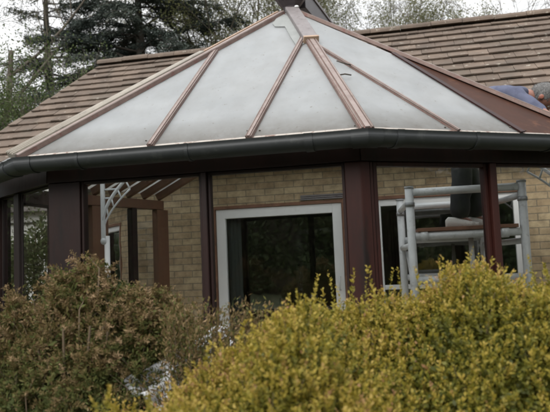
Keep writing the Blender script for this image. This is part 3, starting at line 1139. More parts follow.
# ---- white fretted gallows brackets
def bracket(p, side, drop=.52, run=.34, h=None):
    """curved bracket hanging on a post: upright leg, arched arm and rungs between"""
    mb = MB()
    mb.beam(p, p - Z * drop, .035, .03, side.cross(Z), -.015)
    arc = []
    for i in range(11):
        t = i / 10
        arc.append(p - Z * (drop * .62) * (1 - t) ** 1.0 + side * (run * t ** 1.7) - Z * .02 + Z * .06 * t)
    mb.tube(arc, .017, 8)
    arc2 = [a - Z * .09 + side * .005 * i for i, a in enumerate(arc)]
    mb.tube(arc2[0:10], .010, 6)
    for i in range(1, 10, 2):
        mb.tube([arc[i], arc2[min(i, 9)]], .009, 6)
        mb.tube([arc[i], Vector((p.x, p.y, arc[i].z))], .009, 6)
    mb.ball(p - Z * drop, (.03, .03, .035), 10, 7)
    return mb.build('gallows_bracket', 'white_iron', CON)


bp = at(102.5, 181, 6.3)
bracket(bp, sd_.lerp(HU, .9).normalized(), .58, .27)
MB().tube([at(107, 236, 6.45), Vector((at(107, 236, 6.45).x, 6.45, .10))], .026, 10).build('pipe', 'white_paint', CON)
bq = at(562, 160, 5.75)
bracket(bq, -HU, .45, .30)
MB().beam(Vector((bq.x + .03, bq.y + .02, .1)), Vector((bq.x + .03, bq.y + .02, 2.0)), .08, .08, nBC).build('inner_post', 'maroon_timber', CON, bevel=.004)

# ------------------------------------------------------------------ scaffold tower
N0 = at(409, 192, 5.62); N1 = at(521.5, 187, 5.47)
zt = (N0.z + N1.z) / 2
SC = empty('scaffold_tower', (N0.x, N0.y, .10), WALLDIR)
tag(SC, 'short aluminium scaffold tower with brown deck inside the conservatory', 'scaffold')
su = (N1 - N0); su.z = 0; W_ = su.length; su.normalize()
sv = Vector((-su.y, su.x, 0))
off = sv * 1.15 + su * (-.035)
TR = .036
ZR = [zt, zt - .375, zt - .75, zt - 1.125, zt - 1.5]
corners = [N0, N1, N1 + off - su * .14, N0 + off - su * .02]
fr = [('front', corners[0], corners[1]), ('rear', corners[3], corners[2])]
for nm, a, b in fr:
    for p in (a, b):
        MB().tube([Vector((p.x, p.y, .16)), Vector((p.x, p.y, zt + .045))], TR, 14).build('post', 'aluminium', SC)
        MB().tube([Vector((p.x, p.y, zt - .12)), Vector((p.x, p.y, zt - .085))], TR + .006, 14).build('collar', 'collar_metal', SC)
        MB().tube([Vector((p.x, p.y, zt + .035)), Vector((p.x, p.y, zt + .052))], TR + .004, 14).build('post_cap', 'collar_metal', SC)
        MB().lathe((p.x, p.y, .10), [(.07, 0), (.07, .01), (.025, .02), (.025, .08)], 14).build('foot', 'collar_metal', SC)
    for z in ZR:
        if nm == 'rear' and z == zt: zz = z - .03
        else: zz = z
        MB().tube([Vector((a.x, a.y, zz)) + su * (TR - .004), Vector((b.x, b.y, zz)) - su * (TR - .004)], TR * .92, 14).build('rung', 'aluminium', SC)
for p, q in ((corners[0], corners[3]), (corners[1], corners[2])):
    d = Vector((q.x - p.x, q.y - p.y, 0)).normalized()
    for z in (zt - .07, zt - .45):
        MB().tube([Vector((p.x, p.y, z)) + d * .02, Vector((q.x, q.y, z)) - d * .02], TR * .75, 12).build('side_rail', 'aluminium', SC)
pa, pb = corners[0], corners[3]
MB().tube([Vector((pa.x, pa.y, .5)) + su * .05, Vector((pb.x, pb.y, zt - .5)) + su * .05], .02, 10).build('brace', 'aluminium', SC)
pa, pb = corners[0], corners[1]
bx0 = at(471, 240, 5.72)
MB().tube([Vector((bx0.x, bx0.y, ZR[1] - .02)), Vector((bx0.x, bx0.y, ZR[2]))], .022, 10).build('brace', 'aluminium', SC)
# clamps on the rung in front of the deck
for px in (424, 505):
    q = at_plane(px, 232, N0, sv)
    mb = MB(); mb.tube([Vector((q.x, q.y, ZR[1])) - su * .03, Vector((q.x, q.y, ZR[1])) + su * .03], TR + .008, 14)
    mb.build('clamp', 'aluminium', SC)
deck_z = ZR[1] + TR
mb = MB()
c0, c1 = corners[0] + su * .05 - sv * .035, corners[1] - su * .05 - sv * .035
a = [Vector((c.x, c.y, deck_z)) for c in (c0, c1, c1 + off * .985, c0 + off * .985)]
mb.hexa(a, [v + Z * .03 for v in a])
mb.build('platform', 'ply_deck', SC, bevel=.003)
DZ = deck_z + .03

# ------------------------------------------------------------------ person
def skin(name, nodes, edges, mat, parent, sub=2, root=0, prt_root=None):
    me = bpy.data.meshes.new(name)
    r_ = prt_root or parent
    M = WORLD[r_.name].inverted()
    me.from_pydata([tuple(M @ Vector(n[0])) for n in nodes], edges, [])
    o = bpy.data.objects.new(name, me)
    col.objects.link(o)
    o.parent = parent
    o.modifiers.new('skin', 'SKIN').use_smooth_shade = True
    for i, n in enumerate(nodes):
        rad = n[1] if isinstance(n[1], tuple) else (n[1], n[1])
        me.skin_vertices[0].data[i].radius = rad
        me.skin_vertices[0].data[i].use_root = (i == root)
    s = o.modifiers.new('sub', 'SUBSURF'); s.levels = sub; s.render_levels = sub
    me.materials.append(MATS[mat])
    return o


foot1 = at(459, 222, 5.80); foot2 = at(476, 222, 5.92)
foot1.z = foot2.z = DZ
MAN = empty('person', (foot1.x, foot1.y, DZ))
tag(MAN, 'person in blue shirt and dark trousers bending forward on the scaffold deck', 'person')
hipc = Vector((foot1.x + .03, 5.90, DZ + .90))
sh = at(511, 97, 5.88)          # shoulders
hd = at(542, 96.5, 5.84)         # head centre
ank1, ank2 = foot1 + Z * .09, foot2 + Z * .09
kn1 = foot1.lerp(hipc, .5) + Vector((.05, -.03, .04)); kn2 = foot2.lerp(hipc, .5) + Vector((.06, .05, .04))
hp1 = hipc + Vector((0, -.09, -.04)); hp2 = hipc + Vector((.02, .09, -.04))
sp1 = at(474, 103, 5.90); sp2 = at(493, 98.5, 5.89)
nk = sh.lerp(hd, .45) + Z * .01
s1 = sh + Vector((-.02, -.17, -.02)); s2 = sh + Vector((-.02, .17, -.02))
hand1 = GE.lerp(C, .12) + nBC * .17; hand1.z = EZ + .06
el1 = s1.lerp(hand1, .5) + Vector((-.03, -.06, -.09))
hand2 = hp2.lerp(kn2, .35) + Vector((.10, .06, .02))
el2 = s2.lerp(hand2, .5) + Vector((.14, .10, -.02))
nodes = [(hipc, (.13, .10)), (sp1, (.14, .10)), (sp2, (.15, .105)), (sh, (.13, .09)), (nk, .058), (hd - Vector((.03, 0, .0)), .07),
         (hp1, .085), (kn1, .06), (ank1, .042), (hp2, .085), (kn2, .06), (ank2, .042),
         (s1, .062), (el1, .044), (hand1.lerp(el1, .1), .03), (s2, .062), (el2, .044), (hand2.lerp(el2, .1), .03),
         (ank1 + Vector((.12, -.0, -.06)), .03), (ank2 + Vector((.12, 0, -.06)), .03)]
edges = [(0, 1), (1, 2), (2, 3), (3, 4), (4, 5), (0, 6), (6, 7), (7, 8), (0, 9), (9, 10), (10, 11), (3, 12), (12, 13), (13, 14), (3, 15), (15, 16), (16, 17), (8, 18), (11, 19)]
body = skin('body', nodes, edges, 'skin', MAN)
# head: sculpted ellipsoid with brow, nose, jaw, looking right and down
FD = Vector((.50, .18, -.85)).normalized()          # face direction
TD = Vector((.80, -.42, .45)); TD = (TD - FD * TD.dot(FD)).normalized()     # towards the crown
SD = FD.cross(TD).normalized()
Rm = Matrix((FD, SD, TD)).transposed()


def head_mesh(scale=1.0, hair=False):
    mb = MB()
    seg, rings = 40, 28
    vs, fs = [], []
    for i in range(rings + 1):
        th = math.pi * i / rings
        for k in range(seg):
            ph = 2 * math.pi * k / seg
            x, y, z = math.sin(th) * math.cos(ph), math.sin(th) * math.sin(ph), math.cos(th)
            X, Y, Z_ = x * .100, y * .077, z * .118
            if z < -.1:                                    # jaw narrows, chin forward
                k2 = min(1, (-z - .1) / .9)
                Y *= 1 - .38 * k2
                X = X * (1 - .25 * k2) + .022 * k2
            fx = max(0, x)
            # nose
            nz = math.exp(-((z + .12) / .16) ** 2 - (y / .14) ** 2) * (fx > .6)
            X += .026 * nz
            # brow and eye sockets
            X += .006 * math.exp(-((z - .17) / .08) ** 2 - (y / .5) ** 2) * (fx > .5)
            for sgn in (-1, 1):
                X -= .010 * math.exp(-((z - .02) / .09) ** 2 - ((y - sgn * .38) / .18) ** 2) * (fx > .5)
            X += .006 * math.exp(-((z + .48) / .07) ** 2 - (y / .28) ** 2) * (fx > .4)
            vs.append(hd + Rm @ (Vector((X, Y, Z_)) * scale))
    for i in range(rings):
        for k in range(seg):
            j = (k + 1) % seg
            fs.append((i * seg + k, (i + 1) * seg + k, (i + 1) * seg + j, i * seg + j))
    mb.add(vs, fs, True)
    return mb


HS = 1.16
head = head_mesh(HS).build('head', 'skin', body, root=MAN)
for sgn in (-1, 1):
    ears = MB()
    c = hd + Rm @ (Vector((-.012, sgn * .083, -.012)) * HS)
    ears.ball(c, (.018, .008, .028), 12, 8, Rm @ Matrix.Rotation(sgn * R(-18), 3, 'Z'))
    ears.ball(c + Rm @ Vector((-.004, sgn * .006, .006)), (.022, .006, .022), 12, 8, Rm)
    ears.build('ear', 'skin', body, root=MAN)
for sgn in (-1, 1):
    MB().ball(hd + Rm @ (Vector((.083, sgn * .030, .004)) * HS), .0125, 10, 8).build('eye', 'eye_white', body, root=MAN)
lp = MB(); lp.ball(hd + Rm @ (Vector((.092, 0, -.056)) * HS), (.012, .024, .009), 10, 8, Rm)
lp.build('mouth', 'lip', body, root=MAN)
# short grey hair: thousands of short strands over a thin cap
rs = random.Random(11)
hv, hf = [], []
for _ in range(5200):
    z = rs.uniform(-.55, 1); ph = rs.uniform(0, 2 * math.pi)
    s_ = math.sqrt(1 - z * z)
    x, y = s_ * math.cos(ph), s_ * math.sin(ph)
    if x > .45 and z < .55: continue
    if z < -.05 and x > -.12 : continue
    if x > .05 and z < .12 : continue
    X, Y, Z_ = x * .100, y * .077, z * .118
    if z < -.1:
        k2 = (-z - .1) / .9; Y *= 1 - .38 * k2; X = X * (1 - .25 * k2) + .022 * k2
    p = Vector((X, Y, Z_)) * HS
    nrm = Vector((x / .1, y / .077, z / .118)).normalized()
    lie = Vector((-.35, rs.uniform(-.4, .4), rs.uniform(-.8, -.1)))
    lie = (lie - nrm * lie.dot(nrm)).normalized()
    dr = (nrm * .55 + lie + Vector((rs.gauss(0, .3), rs.gauss(0, .3), rs.gauss(0, .3)))).normalized()
    q = p + dr * rs.uniform(.012, .026)
    sd2 = dr.cross(nrm).normalized() * .0016
    k = len(hv)
    hv += [hd + Rm @ (p - sd2), hd + Rm @ (p + sd2), hd + Rm @ q]
    hf.append((k, k + 1, k + 2))
hm = MB(); hm.v = hv; hm.f = hf; hm.sm = [True] * len(hf)
capv = []
cap = MB()
seg = 36
for i in range(15):
    th = (math.pi * .62) * i / 14
    for k in range(seg):
        ph = 2 * math.pi * k / seg
        thk = th * (1.0 if math.cos(ph) < -.1 else (.80 if math.cos(ph) < .3 else .58))
        x, y, z = math.sin(thk) * math.cos(ph), math.sin(thk) * math.sin(ph), math.cos(thk)
        Y_ = y * .077
        X_ = x * .1
        if z < -.1:
            k2 = (-z - .1) / .9; Y_ *= 1 - .38 * k2; X_ = X_ * (1 - .25 * k2) + .022 * k2
        capv.append(hd + Rm @ (Vector((X_, Y_, z * .118)) * (HS * 1.035)))
hm.add(capv, [(i * seg + k, (i + 1) * seg + k, (i + 1) * seg + (k + 1) % seg, i * seg + (k + 1) % seg) for i in range(14) for k in range(seg)], True)
hm.build('hair', 'hair_grey', body, root=MAN)
# clothes
c_nodes = [(hipc + Vector((-.0, 0, .02)), (.145, .115)), (sp1, (.165, .128)), (sp2, (.172, .124)), (sh, (.150, .112)), (nk.lerp(hd, .25), .068),
           (s1, .080), (s1.lerp(el1, .75), .062), (s2, .080), (s2.lerp(el2, .75), .062)]
shirt_o = skin('shirt', c_nodes, [(0, 1), (1, 2), (2, 3), (3, 4), (3, 5), (5, 6), (3, 7), (7, 8)], 'shirt_blue', MAN, 3)
ft = bpy.data.textures.new('cloth_folds', 'CLOUDS'); ft.noise_scale = .16; ft.noise_depth = 1
dm = shirt_o.modifiers.new('folds', 'DISPLACE'); dm.texture = ft; dm.strength = .045; dm.mid_level = .5
t_nodes = [(hipc + Vector((0, 0, .04)), (.15, .12)), (hp1, .105), (kn1, .098), (ank1 - Z * .02, .092), (hp2, .105), (kn2, .098), (ank2 - Z * .02, .092)]
tr_o = skin('trousers', t_nodes, [(0, 1), (1, 2), (2, 3), (0, 4), (4, 5), (5, 6)], 'trousers_dark', MAN, 3)
dm = tr_o.modifiers.new('folds', 'DISPLACE'); dm.texture = ft; dm.strength = .035; dm.mid_level = .5


def shoe(f, yaw):
    mb = MB()
    prof = [(-.085, .034, .070), (-.06, .040, .095), (0, .042, .090), (.06, .046, .070), (.12, .050, .052), (.17, .044, .042), (.195, .026, .032)]
    d = Vector((math.cos(yaw), math.sin(yaw), 0)); s = Vector((-d.y, d.x, 0))
    vs, fs = [], []
    n = 10
    for x, wd, ht in prof:
        for k in range(n):
            t = 2 * math.pi * k / n
            z = ht / 2 + .002 + ht / 2 * max(-1, min(1, 1.25 * math.sin(t)))
            vs.append(Vector((f.x, f.y, DZ)) + d * x + s * (wd * max(-1, min(1, 1.2 * math.cos(t)))) + Z * z)
    for i in range(len(prof) - 1):
        for k in range(n):
            j = (k + 1) % n
            fs.append((i * n + k, i * n + j, (i + 1) * n + j, (i + 1) * n + k))
    fs.append(tuple(range(n))[::-1]); fs.append(tuple(range((len(prof) - 1) * n, len(prof) * n)))
    mb.add(vs, fs, True)
    return mb.build('shoe', 'shoe_white', MAN)


shoe(foot1 - Vector((.03, 0, 0)), R(-20)); shoe(foot2, R(5))


def hand(p, d, palm_n, nm='hand'):
    """palm, four fingers and a thumb, softly curled"""
    d = d.normalized(); s = d.cross(palm_n).normalized(); pn = s.cross(d).normalized()
    mb = MB()
    mb.hexa([p - s * .036 - pn * .012, p + s * .036 - pn * .012, p + s * .030 + pn * .014, p - s * .030 + pn * .014],
            [p + d * .085 - s * .042 - pn * .010, p + d * .085 + s * .042 - pn * .010, p + d * .085 + s * .038 + pn * .012, p + d * .085 - s * .038 + pn * .012])
    for k, L in enumerate((.062, .074, .079, .070)):
        o = p + d * .082 + s * (-.033 + .022 * k)
        mb.tube([o, o + d * L * .42 - pn * .006, o + d * L * .72 - pn * .022, o + d * L * .86 - pn * .044], [.0095, .009, .0085, .006], 8)
    o = p + d * .02 + s * .036
    mb.tube([o, o + s * .026 + d * .022 - pn * .008, o + s * .036 + d * .052 - pn * .018], [.0125, .011, .008], 8)
    return mb.build(nm, 'skin', body, root=MAN, bevel=.006)


hand(hand1.lerp(el1, .12), (hand1 - el1) + Z * .1, Z)
hand(hand2.lerp(el2, .12), (kn2 - hp2), Vector((.8, .5, .3)))


# ------------------------------------------------------------------ foliage helpers (numpy)
def unit(a):
    return a / np.maximum(np.linalg.norm(a, axis=-1, keepdims=True), 1e-9)


def leaves(name, mat, pos, dirs, L, W, tint, parent, fold=.25, norm=None):
    """one mesh of folded leaf blades: base, side, tip, side"""
    n = len(pos)
    M = WORLD[parent.name] if parent is not None and parent.name in WORLD else Matrix.Identity(4)
    pos = pos - np.array(M.translation)[None]
    dirs = unit(dirs)
    r = rng.normal(size=(n, 3)) if norm is None else norm + rng.normal(size=(n, 3)) * .45
    side = unit(np.cross(dirs, r))
    nn = np.cross(side, dirs)
    L = np.asarray(L).reshape(-1, 1) * np.ones((n, 1)); W = np.asarray(W).reshape(-1, 1) * np.ones((n, 1))
    v = np.empty((n, 4, 3), dtype=np.float32)
    v[:, 0] = pos
    v[:, 1] = pos + dirs * L * .5 + side * W * .5 + nn * W * fold
    v[:, 2] = pos + dirs * L
    v[:, 3] = pos + dirs * L * .5 - side * W * .5 + nn * W * fold
    me = bpy.data.meshes.new(name)
    me.vertices.add(4 * n); me.vertices.foreach_set('co', v.reshape(-1))
    me.loops.add(4 * n); me.loops.foreach_set('vertex_index', np.arange(4 * n, dtype=np.int32))
    me.polygons.add(n)
    me.polygons.foreach_set('loop_start', np.arange(0, 4 * n, 4, dtype=np.int32))
    me.polygons.foreach_set('loop_total', np.full(n, 4, dtype=np.int32))
    at_ = me.attributes.new('tint', 'FLOAT', 'FACE')
    at_.data.foreach_set('value', np.clip(tint, 0, 1).astype(np.float32))
    me.update(); me.validate()
    me.materials.append(MATS[mat])
    o = bpy.data.objects.new(name, me)
    col.objects.link(o)
    if parent is not None: o.parent = parent
    return o


def interp(x, xs, ys):
    return np.interp(x, xs, ys)


def shoots(P, Dv, H, per, leafL, leafW, spread, tint0, tipgain):
    """leaves set along upright shoots. P roots (n,3), Dv directions, H lengths"""
    n = len(P)
    t = np.linspace(.08, 1.0, per)[None, :] + rng.normal(0, .02, (n, per))
    bend = rng.normal(0, .10, (n, 1, 3)) * (t[..., None] ** 2) * H[:, None, None]
    base = P[:, None] + Dv[:, None] * (t * H[:, None])[..., None] + bend
    ang = np.arange(per)[None] * 2.4 + rng.uniform(0, 6.28, (n, 1))
    a = unit(np.cross(Dv, np.array([[.3, .9, .2]]))); b = np.cross(Dv, a)
    rad = a[:, None] * np.cos(ang)[..., None] + b[:, None] * np.sin(ang)[..., None]
    d = rad * spread + Dv[:, None] * (.45 + .55 * t[..., None]) + rng.normal(0, .18, (n, per, 3))
    L = leafL * (1.05 - .35 * t) * rng.uniform(.5, 1.35, (n, per)) * rng.uniform(.75, 1.25, (n, 1))
    tint = tint0[:, None] + tipgain * t ** 2 + rng.normal(0, .10, (n, per))
    return base.reshape(-1, 3), d.reshape(-1, 3), L.reshape(-1), (L * leafW / leafL).reshape(-1), tint.reshape(-1), t.reshape(-1)


def world_profile(pts, Y):
    w = [at(x, y, Y) for x, y in pts]
    return np.array([p.x for p in w]), np.array([p.z for p in w])


def golden(name, label, prof_px, Yc, Yn, Yf, x0, x1, n, spikes=(), seed=1, front_drop=.45):
    o = empty(name, ((x0 + x1) / 2, Yc, 0))
    tag(o, label, 'shrub')
    xs, zs = world_profile(prof_px, Yc)
    X = rng.uniform(x0, x1, n); u = rng.uniform(0, 1, n)
    Y = Yn + (Yf - Yn) * u
    top = np.interp(X / 1.0 * (Yc / Y) ** .0, xs, zs)
    t = (Y - Yc)
    lump = .035 * np.sin(X * 9 + 2.1 * Y + seed) + .03 * np.sin(X * 17 - 5 * Y + seed * 2) + .03 * np.sin(7 * Y + 3 * X)
    zsurf = np.where(t < 0, top - front_drop * np.maximum(-t / (Yc - Yn), 0) ** 1.35, top - .35 * np.maximum(t / max(Yf - Yc, .01), 0) ** 1.6) + lump - .05
    H = rng.uniform(.09, .19, n)
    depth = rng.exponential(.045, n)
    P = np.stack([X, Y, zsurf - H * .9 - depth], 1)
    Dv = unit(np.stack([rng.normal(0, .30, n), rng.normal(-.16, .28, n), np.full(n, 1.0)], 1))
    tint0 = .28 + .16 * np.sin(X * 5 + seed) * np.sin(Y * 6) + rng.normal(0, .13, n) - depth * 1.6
    parts = [shoots(P, Dv, H, 38, .0185, .0100, .8, tint0, .45)]
    # taller single shoots that break the outline
    if spikes:
        SP, SDv, SH = [], [], []
        for (px, py, hh) in spikes:
            tip = at(px, py, Yc + rng.uniform(-.1, .1))
            d = Vector((rng.normal(0, .10), rng.normal(0, .1), 1)).normalized()
            SP.append(np.array(tip - d * hh)); SDv.append(np.array(d)); SH.append(hh)
        SP, SDv, SH = np.array(SP), np.array(SDv), np.array(SH)
        parts.append(shoots(SP, SDv, SH, 46, .0185, .0100, .8, np.full(len(SP), .35), .35))
    # darker leaves filling the inside
    m = n * 9
    X2 = rng.uniform(x0, x1, m); Y2 = rng.uniform(Yn, Yf, m)
    top2 = np.interp(X2, xs, zs); t2 = Y2 - Yc
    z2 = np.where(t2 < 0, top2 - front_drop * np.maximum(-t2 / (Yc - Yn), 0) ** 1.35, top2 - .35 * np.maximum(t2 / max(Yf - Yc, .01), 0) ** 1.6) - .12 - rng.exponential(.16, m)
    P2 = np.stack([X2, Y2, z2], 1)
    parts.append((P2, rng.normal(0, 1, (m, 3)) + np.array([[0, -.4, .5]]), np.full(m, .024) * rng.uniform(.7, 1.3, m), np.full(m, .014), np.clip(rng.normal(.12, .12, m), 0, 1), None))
    pos = np.concatenate([p[0] for p in parts]); d = np.concatenate([p[1] for p in parts])
    L = np.concatenate([p[2] for p in parts]); W = np.concatenate([p[3] for p in parts]); ti = np.concatenate([p[4] for p in parts])
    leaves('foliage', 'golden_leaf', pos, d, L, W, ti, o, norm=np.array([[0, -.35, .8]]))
    st = MB()
    idx = rng.choice(n, size=min(500, n), replace=False)
    for i in idx:
        p = Vector(P[i]); q = p + Vector(Dv[i]) * H[i] * .9
        b0 = Vector((p.x * .9 + (x0 + x1) / 2 * .1, p.y + rng.normal(0, .03), p.z - .3))
        st.tube([b0, p, q], [.004, .003, .0012], 4, False)
    cx = (x0 + x1) / 2
    for k in range(26):
        bx = rng.uniform(x0 + .15, x1 - .15); by = rng.uniform(Yc, Yf - .1)
        zt_ = float(np.interp(bx, xs, zs)) - .3
        st.tube([Vector((cx + (bx - cx) * .5, Yc + (by - Yc) * .4, 0)), Vector((bx, by, zt_ * .5)), Vector((bx + rng.normal(0, .06), by, zt_))], [.013, .009, .005], 6, False)
    st.build('stems', 'twig_brown', o)
    return o


prof_right = [(286, 330), (300, 303), (325, 298), (345, 294), (365, 290), (385, 284), (405, 280), (430, 270), (455, 264), (480, 263), (510, 265), (550, 266), (620, 268), (700, 275)]
golden('golden_shrub', 'large golden green leafy shrub filling the lower right foreground', prof_right, 2.75, 1.75, 3.15, at(318, 300, 2.75).x, at(640, 300, 2.75).x, 6200,
       [(311, 272, .26), (334, 272, .26), (350, 276, .2), (364, 270, .24), (375, 268, .26), (386, 266, .26), (398, 274, .18), (420, 268, .16), (440, 262, .2), (466, 257, .18), (482, 256, .18), (505, 260, .14), (530, 259, .14), (545, 261, .12), (322, 288, .2), (342, 285, .2)], 1, .62)
prof_mid = [(110, 402), (135, 392), (160, 378), (190, 354), (212, 338), (235, 324), (252, 312), (270, 303), (288, 294), (305, 292), (330, 298), (360, 318), (400, 340), (440, 370)]
golden('golden_shrub', 'low yellow green shrub sloping down to the left beside the larger one', prof_mid, 2.45, 1.75, 2.85, at(112, 380, 2.45).x, at(375, 330, 2.45).x, 4300,
       [(252, 308, .2), (263, 305, .2), (283, 292, .2), (297, 288, .22), (240, 322, .16), (222, 333, .16), (205, 344, .14), (312, 284, .2), (275, 306, .15)], 3, .42)
prof_low = [(40, 425), (70, 410), (90, 402), (104, 396), (125, 400), (150, 402), (180, 398), (200, 404), (225, 420)]
golden('golden_shrub', 'small yellow tipped shrub at the bottom edge below the brown shrub', prof_low, 1.95, 1.7, 2.2, at(55, 400, 1.95).x, at(205, 400, 1.95).x, 900,
       [(106, 386, .12), (98, 394, .1), (150, 393, .1)], 5, .15)


# faded brown shrub on the left
def brown_shrub():
    Yc = 3.35
    prof = [(-60, 345), (-20, 325), (0, 316), (20, 308), (45, 296), (65, 278), (85, 262), (100, 257), (115, 260), (128, 268), (142, 282), (155, 284), (168, 296), (182, 314), (198, 330), (212, 342), (228, 356), (250, 375)]
    xs, zs = world_profile(prof, Yc)
    x0, x1 = at(-50, 300, Yc).x, at(226, 330, Yc).x
    o = empty('brown_shrub', ((x0 + x1) / 2, Yc, 0))
    tag(o, 'faded brown shrub with dry feathery seed heads at the lower left', 'shrub')
    n = 3300
    X = rng.uniform(x0, x1, n); Y = rng.uniform(Yc - .75, Yc + .35, n)
    t = Y - Yc
    z = np.interp(X, xs, zs) - np.where(t < 0, .85 * np.maximum(-t / .75, 0) ** 1.2, .25 * np.maximum(t / .35, 0) ** 1.5) + .06 * np.sin(X * 7 + 3 * Y) + .055 * np.sin(X * 16 - 6 * Y) + .03 * np.sin(X * 31 + 9 * Y)
    z -= rng.exponential(.06, n) + .03
    cx = -.95
    Dv = unit(np.stack([(X - cx) * .45 + rng.normal(0, .38, n), -.25 + rng.normal(0, .35, n), rng.uniform(.25, 1.0, n)], 1))
    H = rng.uniform(.10, .24, n)
    P = np.stack([X, Y, z], 1) - Dv * H[:, None] * .8
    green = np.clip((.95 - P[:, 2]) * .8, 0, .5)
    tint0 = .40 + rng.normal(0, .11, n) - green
    parts = [shoots(P, Dv, H, 24, .028, .0115, .85, tint0, .22)]
    # plumes: arching feathery sprays that stand out of the mass
    k = 1500
    idx = rng.choice(n, k, replace=False)
    tips = P[idx] + Dv[idx] * H[idx][:, None] * .55
    PD = unit(Dv[idx] * .8 + np.stack([rng.normal(0, .45, k), rng.normal(-.15, .4, k), rng.uniform(.1, .7, k)], 1))
    pl_ = shoots(tips, PD, rng.uniform(.09, .20, k), 52, .022, .0062, .95, np.clip(rng.normal(.62, .15, k) - green[idx] * .9, .1, .85), .22)
    drop = np.zeros_like(pl_[0]); drop[:, 2] = -.055 * pl_[5] ** 2
    parts.append((pl_[0] + drop, pl_[1] + drop * 14) + pl_[2:])
    # green inner and lower leaves
    q = 26000
    X2 = rng.uniform(x0, x1, q); Y2 = rng.uniform(Yc - .65, Yc + .3, q)
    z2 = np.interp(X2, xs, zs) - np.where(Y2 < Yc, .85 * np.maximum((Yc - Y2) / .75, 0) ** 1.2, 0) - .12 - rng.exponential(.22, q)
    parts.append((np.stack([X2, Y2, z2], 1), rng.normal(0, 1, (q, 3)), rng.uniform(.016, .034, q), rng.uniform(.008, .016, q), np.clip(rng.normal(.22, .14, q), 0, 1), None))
    cat = lambda i: np.concatenate([p[i] for p in parts])
    leaves('foliage', 'brown_leaf', cat(0), cat(1), cat(2), cat(3), cat(4), o)
    st = MB()
    for i in rng.choice(n, 700, replace=False):
        p = Vector(P[i]); tip = p + Vector(Dv[i]) * H[i]
        b0 = Vector((p.x * .82 + cx * .18, p.y * .9 + Yc * .1, max(p.z - .45, .1)))
        st.tube([b0, p.lerp(b0, .4) + Vector((0, -.02, .03)), p, tip], [.005, .004, .003, .0012], 4, False)
    for k in range(30):
        bx, by = rng.uniform(x0 + .1, x1 - .1), Yc + rng.uniform(-.4, .2)
        zt_ = float(np.interp(bx, xs, zs)) - .3
        st.tube([Vector((cx + (bx - cx) * .4, Yc + (by - Yc) * .3, 0)), Vector(((bx + cx) / 2, by, zt_ * .5)), Vector((bx, by, zt_))], [.012, .009, .005], 6, False)
    st.build('stems', 'twig_brown', o)


brown_shrub()


def airy_shrub():
    """thin see-through stems between the two bushes, in front of the door frame"""
    Yc = 3.1
    o = empty('sparse_shrub', tuple(Vector((at(215, 330, Yc).x, Yc, 0))))
    tag(o, 'sparse twiggy brown shrub in front of the white door frame', 'shrub')
    st = MB(); P, Dl, Tn = [], [], []
    base = Vector((at(190, 330, Yc).x, Yc, 0))
    ends = [(250, 290), (262, 302), (240, 300), (228, 296), (215, 300), (245, 318), (205, 298), (190, 296), (180, 290), (232, 322), (258, 325), (270, 318), (168, 292), (200, 320), (185, 325), (215, 335), (160, 300), (175, 315), (140, 372), (158, 362), (150, 388), (172, 372), (186, 356), (200, 350), (210, 362), (130, 384), (178, 392), (165, 350), (146, 358), (195, 376)]
    for ex, ey_ in ends:
        for rep in range(4):
            tip = at(ex + rng.normal(0, 6), ey_ + rng.normal(0, 8) + 8 * rep, Yc + rng.uniform(-.2, .2))
            m1 = base.lerp(tip, .5) + Vector((rng.normal(0, .05), 0, .12))
            pts = []
            for i in range(13):
                t = i / 12
                p = base * (1 - t) ** 2 + m1 * 2 * t * (1 - t) + tip * t * t
                pts.append(p + Vector((0, 0, -.06 * t ** 4)))
            st.tube(pts, [.005 * (1 - .8 * i / 12) for i in range(13)], 4, False)
            for i in range(5, 13):
                for k in range(22):
                    P.append(np.array(pts[i]) + rng.normal(0, .022, 3))
                    dd = np.array(pts[min(i + 1, 12)] - pts[i - 1]); dd = dd / (np.linalg.norm(dd) + 1e-9)
                    Dl.append(dd + rng.normal(0, .6, 3)); Tn.append(rng.normal(.42 + .03 * (i - 6), .17))
    P, Dl, Tn = np.array(P), np.array(Dl), np.array(Tn)
    leaves('foliage', 'brown_leaf', P, Dl, rng.uniform(.014, .030, len(P)), rng.uniform(.006, .011, len(P)), Tn, o)
    st.build('stems', 'twig_brown', o)


airy_shrub()

# pale crumpled sheet half hidden between the shrubs
sh_ = MB()
nx, ny = 34, 20
cs = [at(118, 404, 3.1), at(222, 336, 3.5), at(235, 372, 3.4), at(160, 430, 3.0)]
vs = []
rs2 = random.Random(4)
for i in range(nx + 1):
    for j in range(ny + 1):
        u, v_ = i / nx, j / ny
        p = (cs[0].lerp(cs[1], u)).lerp(cs[3].lerp(cs[2], u), v_)
        dz = .014 * math.sin(u * 17 + 3 * v_) + .012 * math.sin(v_ * 14 + 5 * u) + .010 * math.sin(u * 31 - v_ * 22) + rs2.uniform(-.006, .006) + .085
        vs.append(p + Vector((dz * .3, -dz * .8, dz)))
fs = [(i * (ny + 1) + j, (i + 1) * (ny + 1) + j, (i + 1) * (ny + 1) + j + 1, i * (ny + 1) + j + 1) for i in range(nx) for j in range(ny)]
sh_.add(vs, fs, True)
so_ = sh_.build('plastic_sheet', 'sheet_white')
sm_ = so_.modifiers.new('thick', 'SOLIDIFY'); sm_.thickness = .006
tag(so_, 'crumpled white sheet lying half hidden among the shrubs', 'sheet')


